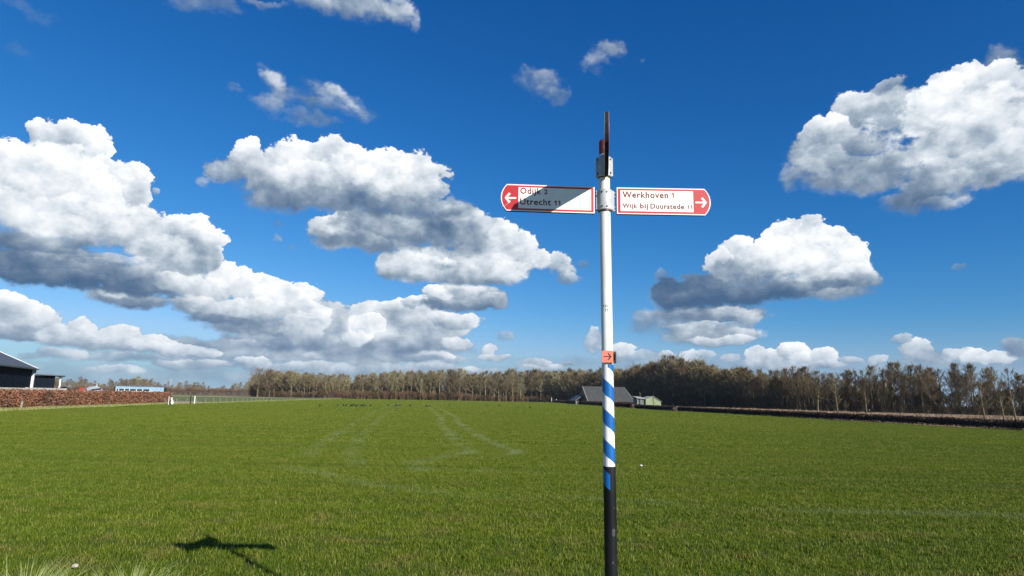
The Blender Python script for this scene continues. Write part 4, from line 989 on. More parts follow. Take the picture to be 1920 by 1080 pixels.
m_beech2 = leaf_mat('beech_leaves_shaded', (0.085, 0.045, 0.03), (0.04, 0.022, 0.018), (0.03, 0.02, 0.015))  # beech leaf colour darkened to carry the low hedge's shaded side
m_core = plain('hedge_wood', (0.085, 0.065, 0.045), (0.05, 0.038, 0.028), 3, .9)
leaf_hedge('beech_hedge', [(-52.3, 60.0), (-67.6, 128.3)], 2.02, 1.3, 52000, 0.15, m_beech, m_core, 'tall clipped beech hedge with russet leaves in front of the dark barn', 1, ragged=.18)
leaf_hedge('low_hedge', [(52.2, 40.0), (38.9, 150.0)], 0.86, 0.8, 52000, 0.10, m_beech2, m_core, 'nearest length of low dark clipped hedge along the right side of the field', 2, .4)
leaf_hedge('low_hedge', [(38.6, 152.6), (36.6, 189.0)], 0.95, 0.9, 9000, 0.16, m_beech2, m_core, 'short middle length of low dark hedge between two gaps below the green shed', 3, .6)
leaf_hedge('low_hedge', [(36.4, 191.5), (30.6, 458.0)], 1.5, 1.5, 22000, 0.24, m_beech2, m_core, 'farthest length of low dark hedge running past the farmhouse', 4, 1.0)

# rough grass strips at hedge feet and fences
m_rough = leaf_mat('rough_grass', (0.36, 0.31, 0.15), (0.17, 0.22, 0.05), (0.20, 0.25, 0.06))
def rough_strip(name, a, c, w, n, h0, h1, wd, seed, label, mat=None):
    r = np.random.default_rng(seed); t = r.uniform(0, 1, n) ** 1.2; L = math.hypot(c[0] - a[0], c[1] - a[1]); nx, ny = -(c[1] - a[1]) / L, (c[0] - a[0]) / L
    d = r.normal(0, .33, n) * w; x = a[0] + (c[0] - a[0]) * t + nx * d; y = a[1] + (c[1] - a[1]) * t + ny * d
    h = r.uniform(h0, h1, n); ori = r.uniform(0, 6.28, n); ww = wd * r.uniform(.5, 1.2, n) * (1 + t) / 2; an = r.uniform(0, 6.28, n); ln = h * r.uniform(.1, .7, n)
    dx, dy = np.cos(ori) * ww, np.sin(ori) * ww; z0 = np.zeros(n)
    V = np.stack([np.stack([x - dx, y - dy, z0], 1), np.stack([x + dx, y + dy, z0], 1), np.stack([x + np.cos(an) * ln, y + np.sin(an) * ln, h], 1)], 1).reshape(-1, 3)
    me = np_mesh(name, V, np.arange(3 * n).reshape(-1, 3), 3)
    at_ = me.attributes.new('tone', 'FLOAT', 'POINT'); at_.data.foreach_set('value', np.repeat(r.uniform(0, 1, n), 3).astype(np.float32))
    return link_mesh(name, me, mat or m_rough, kind='stuff', label=label, cat='grass')
rough_strip('rough_grass', (-51.2, 61), (-66.3, 128.6), 0.95, 15000, .08, .42, .05, 5, 'rough pale and green grass along the foot of the beech hedge')
rough_strip('rough_grass', (-62.2, 117.5), (-121, 466), 0.9, 16000, .12, .38, .06, 6, 'pale dry grass under the wire fence')
m_straw = leaf_mat('dry_stalks', (0.44, 0.31, 0.19), (0.26, 0.17, 0.10), (0.18, 0.12, 0.075))
rough_strip('dry_stalks', (54.5, 45), (40.5, 190), 1.0, 14000, .15, .5, .05, 7, 'brown dry stalks behind the low hedge', m_straw)
def scrub_field(n, seed):
    r = np.random.default_rng(seed); x = []; y = []
    while len(x) < n:
        yy = r.uniform(60, 240); ed = 52.0 - (yy - 40) * .12 if yy < 150 else 38.9 - (yy - 150) * .05
        xx = ed + 1.5 + r.uniform(0, 1) * (78 - (yy - 60) * .18)
        x.append(xx); y.append(yy)
    x = np.array(x); y = np.array(y); h = r.uniform(.12, .55, n) * np.where(np.sin(y * .35) > .2, 1.2, .7); ori = r.uniform(0, 6.28, n); w = .06 * r.uniform(.5, 1.5, n)
    dx, dy = np.cos(ori) * w, np.sin(ori) * w; z0 = np.full(n, -.03)
    V = np.stack([np.stack([x - dx, y - dy, z0], 1), np.stack([x + dx, y + dy, z0], 1), np.stack([x + r.normal(0, .15, n), y + r.normal(0, .15, n), h], 1)], 1).reshape(-1, 3)
    me = np_mesh('dry_stalks', V, np.arange(3 * n).reshape(-1, 3), 3); at_ = me.attributes.new('tone', 'FLOAT', 'POINT'); at_.data.foreach_set('value', np.repeat(r.uniform(0, 1, n), 3).astype(np.float32))
    return link_mesh('dry_stalks', me, m_straw, kind='stuff', label='brown dead stalks over the rough ground before the right wood', cat='stalks')
scrub_field(26000, 9)

# ------------------------------------------------------------------ fence on the left
m_postw = plain('weathered_posts', (0.30, 0.27, 0.19), (0.20, 0.18, 0.13), 6, .85)
m_wire = plain('fence_wire', (0.35, 0.36, 0.34), None, 6, .5, metal=.6)
fence = thing('wire_fence', (-62.0, 117.0, 0), 'long post and wire fence of pale wooden posts dividing the field from the meadow', 'fence')
fp = [(0, 0), (-4.5, 29), (-17.3, 95), (-59, 349)]
pm = MB().tube([(0, 0, -.1), (0, 0, 1.1)], .06, 6).V, MB().tube([(0, 0, -.1), (0, 0, 1.1)], .06, 6).F
pme = pydata('post', *pm); pme.materials.append(m_postw)
pos = []; 
for (a, c), st_ in zip(zip(fp[:-1], fp[1:]), (5.0, 6.0, 7.5)):
    L = math.hypot(c[0] - a[0], c[1] - a[1]); n = int(L / st_)
    for i in range(n): pos.append((a[0] + (c[0] - a[0]) * i / n, a[1] + (c[1] - a[1]) * i / n))
pos.append(fp[-1])
for i, (x, y) in enumerate(pos):
    o = link_mesh('post', pme, None, fence, loc=(x, y, 0)); o.rotation_euler = (rr.uniform(-.04, .04), rr.uniform(-.04, .04), 0)
    o.scale = (1, 1, rr.uniform(.92, 1.06))
for z in (.45, .75, 1.05): MB().tube([(x, y, z + .005 * math.sin(i)) for i, (x, y) in enumerate(pos)], .012, 3).obj('wire', m_wire, fence)

# gate furniture at the start of the fence
m_wp = plain('white_plastic', (0.80, 0.80, 0.77), None, 6, .5)
def round_post(loc, h, r, mat, label, name='post', lean=0.0, cat='post', cap=None):
    t = thing(name, loc, label, cat); t.rotation_euler = (0, lean, 0)
    MB().tube([(0, 0, -.1), (0, 0, h)], r, 10).obj('shaft', mat, t, smooth=True)
    MB().tube([(0, 0, h), (0, 0, h + r * .6)], [r * 1.08, r * .5], 10).obj('cap', cap or mat, t, smooth=True)
    return t
round_post((-60.4, 115.2, 0), 1.5, .06, m_wp, 'short white post just right of the beech hedge', 'marker_post')
round_post((-59.9, 122.0, 0), 1.75, .07, m_black, 'dark gate post behind the white and black figure', 'gate_post')
round_post((-63.0, 130, 0), 1.55, .11, m_wp, 'thick white post standing alone in the meadow beyond the sandy path', 'marker_post')
round_post((28.8, 452.0, 0), 3.2, .28, m_grey, 'grey post at the far end of the low hedge', 'marker_post')
round_post((31.8, 446.0, 0), 2.2, .22, m_wp, 'small white post between the hedge end and the farmhouse', 'marker_post')
# white and black foal like calf standing by the gate: seen from behind
calf = thing('calf', (-60.5, 116.4, 0), 'white and black calf standing by the sandy path at the hedge end', 'calf')
def skin_body(name, joints, edges, mat, parent, sub=2):
    me = bpy.data.meshes.new(name); me.from_pydata([j[:3] for j in joints], edges, []); me.update()
    o = link_mesh(name, me, mat, parent)
    sk = o.modifiers.new('skin', 'SKIN'); sk.use_smooth_shade = True
    sv = me.skin_vertices[0].data if me.skin_vertices else None
    if sv is None:
        bm = bmesh.new(); bm.from_mesh(me); lay = bm.verts.layers.skin.verify()
        for v, j in zip(bm.verts, joints): v[lay].radius = (j[3], j[3])
        list(bm.verts)[0][lay].use_root = True
        bm.to_mesh(me); bm.free()
    ss = o.modifiers.new('sub', 'SUBSURF'); ss.levels = sub; ss.render_levels = sub
    return o
m_calf, nt, b = new_mat('calf_coat')
nz = noise_(nt, vec_(nt, 'MULTIPLY', opos(nt), (1, 1, 1)), 1.6, 2, .4)
put(nt, b.inputs['Base Color'], mixc_(nt, mapr(nt, nz, .46, .50), (0.02, 0.018, 0.016), (0.75, 0.72, 0.66))); b.inputs['Roughness'].default_value = .8
J = [(0, .42, 1.02, .23), (0, 0, 1.0, .26), (0, -.42, 1.03, .23), (0, -.62, 1.22, .14), (0, -.80, 1.42, .12), (0, -1.02, 1.30, .075),
     (.15, .48, .72, .12), (.15, .58, .45, .06), (.15, .52, .05, .05), (-.15, .48, .72, .12), (-.15, .58, .45, .06), (-.15, .52, .05, .05),
     (.14, -.42, .66, .09), (.14, -.43, .40, .055), (.14, -.42, .05, .05), (-.14, -.42, .66, .09), (-.14, -.43, .40, .055), (-.14, -.42, .05, .05),
     (0, .66, 1.0, .04), (0, .72, .6, .03), (.14, -.80, 1.50, .03), (-.14, -.80, 1.50, .03)]
Ed = [(0, 1), (1, 2), (2, 3), (3, 4), (4, 5), (0, 6), (6, 7), (7, 8), (0, 9), (9, 10), (10, 11), (2, 12), (12, 13), (13, 14), (2, 15), (15, 16), (16, 17), (0, 18), (18, 19), (4, 20), (4, 21)]
cb = skin_body('body', J, Ed, m_calf, calf); calf.rotation_euler = (0, 0, R_(24)); calf.scale = (.85, .9, 1.0)

# wooden post leaning in front of the beech hedge
t = thing('wooden_post', (-52.9, 70.6, 0), 'weathered wooden post leaning before the left end of the beech hedge', 'post'); t.rotation_euler = (0, R_(4), R_(20))
MB().box(-.09, .09, -.09, .09, -.1, 1.05).obj('shaft', m_postw, t, bevel=.01)
MB().box(-.05, .05, -.13, -.09, .7, .8).obj('bracket', m_grey, t)

# ------------------------------------------------------------------ dark barn
m_clad = plain('dark_cladding', (0.005, 0.009, 0.016), (0.007, 0.012, 0.020), 3, .7, spec=.05, stretch=(1, 1, .1))
m_roofd = plain('dark_roof_sheet', (0.075, 0.085, 0.10), (0.055, 0.062, 0.075), 1.5, .5, stretch=(1, .1, 1))
m_trimw = plain('white_trim', (0.78, 0.78, 0.76), None, 5, .5)
barn = thing('dark_barn', (-87.3, 118.0, 0), 'large dark blue barn with grey gable roof and a white corner post', 'barn')
BA = math.atan2(-.934, .358)      # along the long wall, towards the camera
barn.rotation_euler = (0, 0, BA)  # local x: along wall towards camera; local y: (0.934,0.358) = towards the viewer side; back is -y
LW, WD, EV, RG = 42.0, 20.0, 6.3, 10.9
MB().poly([(0, 0, 0), (LW, 0, 0), (LW, 0, EV), (0, 0, EV), (0, -WD, 0), (LW, -WD, 0), (LW, -WD, EV), (0, -WD, EV), (0, -WD / 2, RG - .35), (LW, -WD / 2, RG - .35)],
          [(0, 1, 2, 3), (5, 4, 7, 6), (4, 0, 3, 8, 7), (1, 5, 6, 9, 2)]).obj('wall', m_clad, barn)
ribs = MB()
for i in range(int(LW / 1.0)): ribs.box(.5 + i, .56 + i, 0.0, .05, .02, EV - .15)
o = ribs.obj('cladding_ribs', m_clad, barn); o['kind'] = 'stuff'
sl = (RG - EV) / (WD / 2)
def slope_pts(x0, x1, y0, y1, th, flip=False):
    # slope from eave (y0) to ridge (y1)
    zf = lambda y: EV + (abs(y - (0 if not flip else -WD))) * sl
    P_ = [(x0, y0, zf(y0)), (x1, y0, zf(y0)), (x1, y1, zf(y1)), (x0, y1, zf(y1))]
    P_ += [(x, y, z + th) for x, y, z in P_]
    return P_, [(0, 3, 2, 1), (4, 5, 6, 7), (0, 1, 5, 4), (1, 2, 6, 5), (2, 3, 7, 6), (3, 0, 4, 7)]
P_, F_ = slope_pts(-.5, LW, .7, -WD / 2, .12)
P_ = [(x, y, (EV - (y) * sl + (z - (EV + abs(y) * sl)))) if y > 0 else (x, y, z) for x, y, z in P_]
MB().poly(P_, F_).obj('roof_slope', m_roofd, barn)
P2, F2 = slope_pts(-.5, LW, -WD - .7, -WD / 2 - .002, .12, True)
P2 = [(x, y, EV + (y + WD) * sl + (z - (EV + abs(y + WD) * sl))) for x, y, z in P2]
MB().poly(P2, F2).obj('roof_slope', m_roofd, barn)
rake = MB()
for (y0, y1) in ((.7, -WD / 2), (-WD - .7, -WD / 2 - .002)):
    f_ = (lambda y: EV - y * sl) if y0 > 0 else (lambda y: EV + (y + WD) * sl)
    P_ = []
    for x in (-.72, -.503):
        P_ += [(x, y0, f_(y0) - .02), (x, y1, f_(y1) - .02), (x, y1, f_(y1) + .22), (x, y0, f_(y0) + .22)]
    rake.poly(P_, [(0, 1, 2, 3), (7, 6, 5, 4), (0, 4, 5, 1), (1, 5, 6, 2), (2, 6, 7, 3), (3, 7, 4, 0)])
rake.obj('barge_board', m_trimw, barn)
MB().box(-.5, LW, .703, .85, EV - sl * .7 - .12, EV - sl * .7 + .10).obj('gutter', m_dark, barn)
MB().box(-.32, .06, .003, .38, 0, EV - .05).obj('corner_post', m_trimw, barn)
MB().box(-.42, -.12, .25, .5, EV - 1.0, EV - .3).obj('downpipe_head', m_dark, barn)
# open shed beside the barn
shed = thing('open_shed', (-87.9, 125.0, 0), 'low dark shed with a flat roof on white posts right of the dark barn', 'shed'); shed.rotation_euler = (0, 0, R_(35))
MB().box(-6, 0, 0, 6, 0, 4.9).obj('wall', m_clad, shed)
MB().poly([(-9, -1, 5.25), (1.6, -1, 4.93), (1.6, 8, 4.93), (-9, 8, 5.25), (-9, -1, 5.45), (1.6, -1, 5.13), (1.6, 8, 5.13), (-9, 8, 5.45)], [(0, 3, 2, 1), (4, 5, 6, 7), (0, 1, 5, 4), (1, 2, 6, 5), (2, 3, 7, 6), (3, 0, 4, 7)]).obj('roof', m_roofd, shed)
for y in (.2, 6.8): MB().box(.75, 1.0, y - .12, y + .12, 0, 4.92).obj('post', m_trimw, shed)
MB().poly([(.3, .08, 4.93), (1.35, .08, 4.93), (.88, .08, 4.5), (.3, .32, 4.93), (1.35, .32, 4.93), (.88, .32, 4.5)], [(0, 1, 2), (5, 4, 3), (0, 3, 4, 1), (1, 4, 5, 2), (2, 5, 3, 0)]).obj('bracket', m_dark, shed)
# white bunker wall behind the hedge
bw = thing('bunker_wall', (-76.9, 98.0, 0), 'low white concrete wall showing just above the left part of the hedge', 'wall'); bw.rotation_euler = (0, 0, math.atan2(20, -3.7))
MB().box(-25, 7, -.15, .15, 0, 2.52).obj('wall_slab', plain('white_concrete', (0.62, 0.58, 0.52), (0.50, 0.46, 0.40), 1.2, .85), bw)
MB().box(7.01, 20.2, -.15, .15, 0, 2.60).obj('wall_slab', plain('white_concrete_b', (0.66, 0.62, 0.56), (0.52, 0.48, 0.42), 1.2, .85), bw)
hp = MB()
for k in range(9):
    a = k * .7; hp.tube([(math.cos(a) * .8, math.sin(a) * .3, 0), (math.cos(a) * .5, math.sin(a) * .2, .35), (0, 0, .55)], [.25, .22, .1], 6)
o = hp.obj('plastic_sheet', m_black, None, smooth=True, label='crumpled black plastic bundle on the end of the white wall', cat='plastic bundle'); o.location = (-81.3, 118.2, 2.3)

# silver rounded trailer with a red box
tr_t = thing('silver_trailer', (-96.2, 150.0, 0), 'rounded silver trailer with a dark side stripe showing above the hedge', 'trailer'); tr_t.rotation_euler = (0, 0, R_(10))
m_silv = plain('silver_sheet', (0.55, 0.58, 0.60), (0.45, 0.48, 0.50), 2, .35, metal=.35)
Vb = []; Fb = []
xs_ = np.linspace(-2.1, 2.1, 13)
for x in xs_:
    f = max(0.0, 1 - abs((x + .3) / 2.6) ** 2.6); h_ = 1.3 + 2.1 * f ** .8 + .12 * x
    for k in range(9):
        a = math.pi * k / 8; Vb.append((x, math.cos(a) * 1.1, .9 + (h_ - .9) * math.sin(a) ** .6))
for i in range(12):
    for k in range(8):
        a = i * 9 + k; Fb.append((a, a + 1, a + 10, a + 9))
Fb += [tuple(range(9))[::-1], tuple(12 * 9 + k for k in range(9))]
link_mesh('shell', pydata('shell', Vb, Fb, True), m_silv, tr_t)
st = MB()
P_ = []
for x, z in ((-.2, 2.62), (1.9, 2.95), (1.95, 2.65), (.1, 2.30)): P_.append((x, -1.06, z))
P_ += [(x, -.95, z) for x, _, z in P_]
st.poly(P_, [(0, 3, 2, 1), (4, 5, 6, 7), (0, 1, 5, 4), (1, 2, 6, 5), (2, 3, 7, 6), (3, 0, 4, 7)]).obj('side_window', m_dark, tr_t)
MB().box(-1.35, -1.05, -1.12, -1.0, 2.45, 2.72).obj('side_window', m_dark, tr_t)
MB().tube([(.55, 0, 3.2), (.55, 0, 3.75), (.55, 0, 3.95)], [.16, .13, .2], 8).obj('chimney', m_silv, tr_t, smooth=True)
for sx_ in (-1, 1):
    w_ = MB().tube([(-.2, sx_ * 1.0, .38), (-.2, sx_ * 1.18, .38)], .38, 16).obj('wheel', m_black, tr_t, smooth=True)
t = thing('red_bin', (-99.0, 150.6, 0), 'small red container left of the silver trailer', 'container')
MB().box(-.65, .65, -.5, .5, 1.2, 2.85).obj('tank', plain('red_paint', (.55, .06, .04), (.42, .05, .03), 3, .5), t, bevel=.04)
MB().box(-.4, .4, -.3, .3, 2.85, 3.0).obj('lid', plain('red_paint_dark', (.35, .04, .03), None, 3, .5), t)
MB().box(-.6, .6, -.45, .45, 0, 1.2).obj('stand', m_dark, t)
# light blue shed
bl = thing('blue_shed', (-91.6, 150.5, 0), 'long light blue shed with a band of dark openings and white posts above the hedge', 'shed'); bl.rotation_euler = (0, 0, math.atan2(-.02, 1))
m_lb = plain('light_blue_sheet', (0.30, 0.47, 0.60), (0.36, 0.53, 0.65), 1.0, .45, stretch=(1, 1, .2))
LB_ = 11.4
MB().box(0, LB_, .3, 1.2, 0, 3.3).obj('inner_wall', m_dark, bl)
npan = 26
for i in range(npan):
    x0 = .06 + (LB_ - .1) * i / npan
    MB().box(x0 + .02, x0 + (LB_ - .1) / npan - .02, 0, .12, 2.82 if x0 < 8.3 else 1.2, 3.52 - .10 * x0 / LB_).obj('blue_panel', m_lb, bl)
for x in (.15, .75, 2.1, 3.3, 4.9, 6.4, 8.1): MB().box(x, x + .16, -.04, .10, 0, 2.83).obj('post', m_trimw, bl)
for (a, c) in ((.95, 2.1), (2.3, 3.3), (3.5, 4.9), (5.1, 6.4), (6.6, 8.1)): MB().box(a, c, .0, .08, 1.4, 2.42).obj('white_board', m_trimw, bl)
MB().poly([(-.25, -.15, 3.54), (LB_ + .1, -.15, 3.42), (LB_ + .1, 1.3, 3.55), (-.25, 1.3, 3.68), (-.25, -.15, 3.60), (LB_ + .1, -.15, 3.48), (LB_ + .1, 1.3, 3.63), (-.25, 1.3, 3.76)], [(0, 3, 2, 1), (4, 5, 6, 7), (0, 1, 5, 4), (1, 2, 6, 5), (2, 3, 7, 6), (3, 0, 4, 7)]).obj('roof', plain('rusty_roof', (.14, .09, .08), (.25, .27, .28), 1.2, .8), bl)
MB().box(-.22, .0, 0, .3, 0, 3.40).obj('end_post', m_dark, bl)
# distant mast
t = thing('radio_mast', (-524, 1000, 0), 'thin radio mast on the horizon right of the beech hedge', 'mast')
MB().tube([(0, 0, 0), (0, 0, 24)], [.45, .25], 6).obj('lattice', m_grey, t)
MB().box(-.9, .9, -.1, .1, 21.5, 22.3).obj('antenna', m_grey, t)

# ------------------------------------------------------------------ farmhouse
m_brick = plain('pink_brick', (0.36, 0.22, 0.17), (0.28, 0.17, 0.13), 1.2, .9)
m_roofg = plain('grey_corrugated_roof', (0.055, 0.056, 0.055), (0.036, 0.038, 0.038), 1.0, .75, stretch=(3, .2, .2))
farm = thing('farmhouse', (36.1, 300.0, 0), 'low brick farmhouse with a large grey roof behind the signpost', 'farmhouse'); farm.rotation_euler = (0, 0, math.atan2(.31, .95))
FL, FD, FE, FR = 23.6, 13.5, 1.9, 8.3
MB().poly([(0, 0, 0), (FL, 0, 0), (FL, 0, FE), (0, 0, FE), (0, FD, 0), (FL, FD, 0), (FL, FD, FE + 1.2), (0, FD, FE + 1.2), (.01, FD * .42, FR - .2), (FL - 1.5, FD * .42, FR - .2)],
          [(0, 1, 2, 3), (5, 4, 7, 6), (4, 0, 3, 8, 7), (1, 5, 6, 9, 2)]).obj('wall', m_brick, farm)
def slab(pts4, th, name, mat, par):
    P_ = list(pts4) + [(x, y, z + th) for x, y, z in pts4]
    return MB().poly(P_, [(0, 3, 2, 1), (4, 5, 6, 7), (0, 1, 5, 4), (1, 2, 6, 5), (2, 3, 7, 6), (3, 0, 4, 7)]).obj(name, mat, par)
npn = 22
for i in range(npn):
    a, c = i / npn, (i + 1) / npn - .004
    b0, b1 = -.35 + (FL + .8) * a, -.35 + (FL + .8) * c; t0, t1 = -.2 + (FL - 1.9) * a, -.2 + (FL - 1.9) * c
    slab([(b0, -.5, FE - .3), (b1, -.5, FE - .3), (t1, FD * .42, FR), (t0, FD * .42, FR)], .1, 'roof_sheet', m_roofg, farm)
slab([(-.35, FD + .4, FE + .9), (FL + .4, FD + .4, FE + .9), (FL - 2.1, FD * .42 + .01, FR), (-.2, FD * .42 + .01, FR)], .1, 'roof_slope', m_roofg, farm)
slab([(-.62, -.5, FE - .34), (-.36, -.5, FE - .34), (-.22, FD * .42, FR - .02), (-.48, FD * .42, FR - .02)], .22, 'verge_board', m_postw, farm)
slab([(FL + .46, -.5, FE - .34), (FL + .66, -.5, FE - .34), (FL - 1.92, FD * .42, FR - .02), (FL - 2.08, FD * .42, FR - .02)], .22, 'verge_board', m_postw, farm)
MB().box(-.2, FL - 2.0, FD * .42 - .15, FD * .42 + .15, FR + .06, FR + .24).obj('ridge_cap', m_roofg, farm)
m_glass = plain('window_glass', (0.03, 0.035, 0.045), None, 3, .1)
for x in (2.2, 5.2, 14.2, 16.8, 20.0):
    w_ = MB().box(x, x + 1.2, -.06, -.002, .75, 1.55).obj('window', m_postw, farm)
    MB().box(x + .1, x + .55, -.075, -.062, .83, 1.47).obj('pane', m_glass, w_); MB().box(x + .65, x + 1.1, -.075, -.062, .83, 1.47).obj('pane', m_glass, w_)
for x in (8.8, 11.6): MB().box(x, x + 1.4, -.05, -.002, 0, 1.58).obj('door', m_dark, farm)
slab([(-4.2, 5.0, 1.7), (-.05, 5.0, 4.4), (-.05, 12.6, 4.4), (-4.2, 12.6, 1.7)], .14, 'lean_to_roof', m_dark, farm)
slab([(-4.3, 4.78, 1.66), (-.05, 4.78, 4.42), (-.05, 4.98, 4.42), (-4.3, 4.98, 1.66)], .2, 'verge_board', m_postw, farm)
MB().box(-3.9, -.01, 5.3, 12.4, 0, 1.7).obj('lean_to_wall', plain('dark_boards', (.06, .055, .05), None, 3, .8), farm)
MB().box(-3.95, -3.55, 5.1, 5.28, 0, 1.7).obj('door_post', m_postw, farm)
# green shed
gs = thing('green_shed', (42.0, 201.0, 0), 'pale green shed with a low gable and a grey lean-to beyond the hedge', 'shed'); gs.rotation_euler = (0, 0, R_(4))
m_gr = plain('pale_green_boards', (0.27, 0.33, 0.17), (0.22, 0.28, 0.14), 2, .8, stretch=(3, 3, .3))
for i in range(9):
    x0, x1 = i * .53, i * .53 + .52
    hh = lambda x: 3.55 - abs(x - 2.35) * (.32 if x < 2.35 else .62)
    xm = 2.35
    P_ = [(x0, 0, 0), (x1, 0, 0), (x1, 0, hh(x1)), (x0, 0, hh(x0))]; P_ += [(x, .12, z) for x, _, z in P_]
    MB().poly(P_, [(0, 1, 2, 3), (7, 6, 5, 4), (0, 4, 5, 1), (1, 5, 6, 2), (2, 6, 7, 3), (3, 7, 4, 0)]).obj('board', m_gr, gs)
MB().box(.02, 4.74, .13, 7, 0, 2.0).obj('wall', m_gr, gs)
slab([(2.35, -.25, 3.58), (5.0, -.25, 1.95), (5.0, 7.2, 1.95), (2.35, 7.2, 3.58)], .08, 'roof_slope', plain('pale_roof', (.42, .44, .38), (.34, .36, .3), 2, .7), gs)
slab([(-.15, -.25, 2.78), (2.34, -.25, 3.58), (2.34, 7.2, 3.58), (-.15, 7.2, 2.78)], .08, 'roof_slope', plain('pale_roof_b', (.42, .44, .38), (.34, .36, .3), 2, .7), gs)
slab([(-2.9, -.1, 3.0), (-.3, -.1, 2.8), (-.3, 5, 3.3), (-2.9, 5, 3.5)], .12, 'lean_to_roof', plain('grey_sheet', (.45, .46, .45), (.35, .36, .35), 2, .6), gs)
MB().box(-2.6, -.2, .6, 5, 0, 2.78).obj('lean_to_wall', plain('grey_green_wall', (.16, .18, .16), (.10, .12, .11), 2, .8), gs)
for x in (-2.7, -1.5): MB().box(x, x + .14, .0, .2, 0, 2.85).obj('post', m_postw, gs)
# white manor behind the right wood
mn = thing('manor_house', (130.0, 252.0, 0), 'white manor house with two towers glimpsed through the bare trees', 'house'); mn.rotation_euler = (0, 0, R_(-28))
m_manor = plain('white_render', (0.70, 0.69, 0.64), (0.62, 0.61, 0.56), .8, .8)
MB().box(0, 17, 0, 10, 0, 8.5).obj('wall', m_manor, mn)
for x in (-.2, 13.8):
    tw_ = MB().box(x, x + 3.4, -1.5, 2.5, 0, 12.0).obj('tower', m_manor, mn)
    for z in (2.2, 5.4, 8.8): MB().box(x + 1.2, x + 2.2, -1.56, -1.502, z, z + 1.7).obj('window', m_glass, tw_)
    for k in range(4): MB().box(x + .05 + k * .95, x + .5 + k * .95, -1.5, -1.1, 12.0, 12.7).obj('battlement', m_manor, tw_)
for x in (4.4, 6.8, 9.2, 11.6):
    for z in (1.4, 5.0):
        w_ = MB().box(x, x + 1.2, -.05, -.002, z, z + 2.0).obj('window', m_glass, mn)
slab([(0, -.3, 8.5), (17, -.3, 8.5), (15, 5, 11.2), (2, 5, 11.2)], .15, 'roof', m_roofd, mn)
# small buildings among the trees
dh = thing('hidden_cottage', (97.0, 236.0, 0), 'dark roofed cottage half hidden by trees left of the white manor', 'cottage'); dh.rotation_euler = (0, 0, R_(-15))
MB().box(0, 10, 0, 7, 0, 2.6).obj('wall', m_brick, dh)
slab([(-.4, -.4, 2.5), (10.4, -.4, 2.5), (10.4, 3.5, 6.3), (-.4, 3.5, 6.3)], .12, 'roof', plain('dark_tiles', (.045, .04, .045), (.07, .06, .06), 2, .8), dh)
slab([(-.7, -.42, 2.48), (-.42, -.42, 2.48), (-.42, 3.5, 6.4), (-.7, 3.5, 6.4)], .2, 'verge_board', m_trimw, dh)
for x in (2, 5, 7.6): MB().box(x, x + 1, -.05, -.002, .9, 2.0).obj('window', m_glass, dh)
tn = thing('tan_hut', (146.5, 209.0, 0), 'small sand coloured hut among the trunks at far right', 'hut'); tn.rotation_euler = (0, 0, R_(-34))
MB().box(0, 2.8, 0, 2.4, 0, 2.2).obj('wall', plain('sand_boards', (.40, .33, .22), (.34, .27, .18), 2, .8), tn)
slab([(-.2, -.2, 2.2), (3.0, -.2, 2.2), (3.0, 2.6, 2.5), (-.2, 2.6, 2.5)], .08, 'roof', m_grey, tn); MB().box(1.0, 1.8, -.04, -.002, .1, 1.8).obj('door', m_dark, tn)
wc = thing('white_cottage', (155.0, 196.0, 0), 'white gabled cottage behind trunks at the right edge', 'cottage'); wc.rotation_euler = (0, 0, R_(-38))
MB().poly([(0, 0, 0), (5, 0, 0), (5, 0, 2.2), (2.5, 0, 3.9), (0, 0, 2.2), (0, 6, 0), (5, 6, 0), (5, 6, 2.2), (2.5, 6, 3.9), (0, 6, 2.2)], [(0, 1, 2, 3, 4), (9, 8, 7, 6, 5), (0, 5, 6, 1), (1, 6, 7, 2), (4, 9, 5, 0)]).obj('wall', m_manor, wc)
slab([(5.2, -.2, 2.1), (2.5, -.2, 3.95), (2.5, 6.2, 3.95), (5.2, 6.2, 2.1)][::-1], .1, 'roof', m_roofd, wc); slab([(-.2, -.2, 2.1), (2.49, -.2, 3.95), (2.49, 6.2, 3.95), (-.2, 6.2, 2.1)], .1, 'roof', m_roofd, wc)
MB().box(1.8, 3.0, -.04, -.002, .9, 2.1).obj('window', m_glass, wc)

# ------------------------------------------------------------------ birds on the field
m_crow = plain('crow_black', (0.012, 0.012, 0.014), (0.02, 0.02, 0.024), 10, .5)
crow = MB()
prof_c = [(-.30, .02, .12), (-.20, .05, .15), (-.08, .085, .19), (.05, .085, .22), (.14, .055, .27), (.19, .045, .31), (.24, .03, .31), (.31, .006, .29)]
crow.tube([(x, 0, z) for x, r_, z in prof_c], [r_ for x, r_, z in prof_c], 8)
for sgn in (-1, 1): crow.tube([(0, sgn * .03, .16), (.01, sgn * .03, 0)], .012, 4)
crow.poly([(-.28, -.03, .125), (-.28, .03, .125), (-.42, .05, .09), (-.42, -.05, .09)], [(0, 1, 2, 3)])
crow_me = pydata('crow', crow.V, crow.F, True); crow_me.materials.append(m_crow)
BIRDS = [(-35.9, 123, 1), (-34.4, 130, 0), (-33.6, 131.5, 0), (-32.9, 130.8, 0), (-32.3, 132.0, 0), (-31.7, 131.0, 0), (-31.2, 131.6, 0), (-30.6, 130.5, 0), (-30.1, 131.9, 0), (-29.7, 131.2, 0), (-29.0, 130.7, 0), (-28.2, 131.5, 0), (-26.9, 144, 0), (-24.6, 141, 0), (-24.0, 142, 0), (-21.5, 140, 0), (-18.0, 141, 0), (-17.2, 140, 0), (-15.6, 168, 0), (-6.4, 180, 0), (-3.0, 182, 0), (1.9, 150, 0), (4.6, 149, 0), (-56.6, 152.5, 2)]
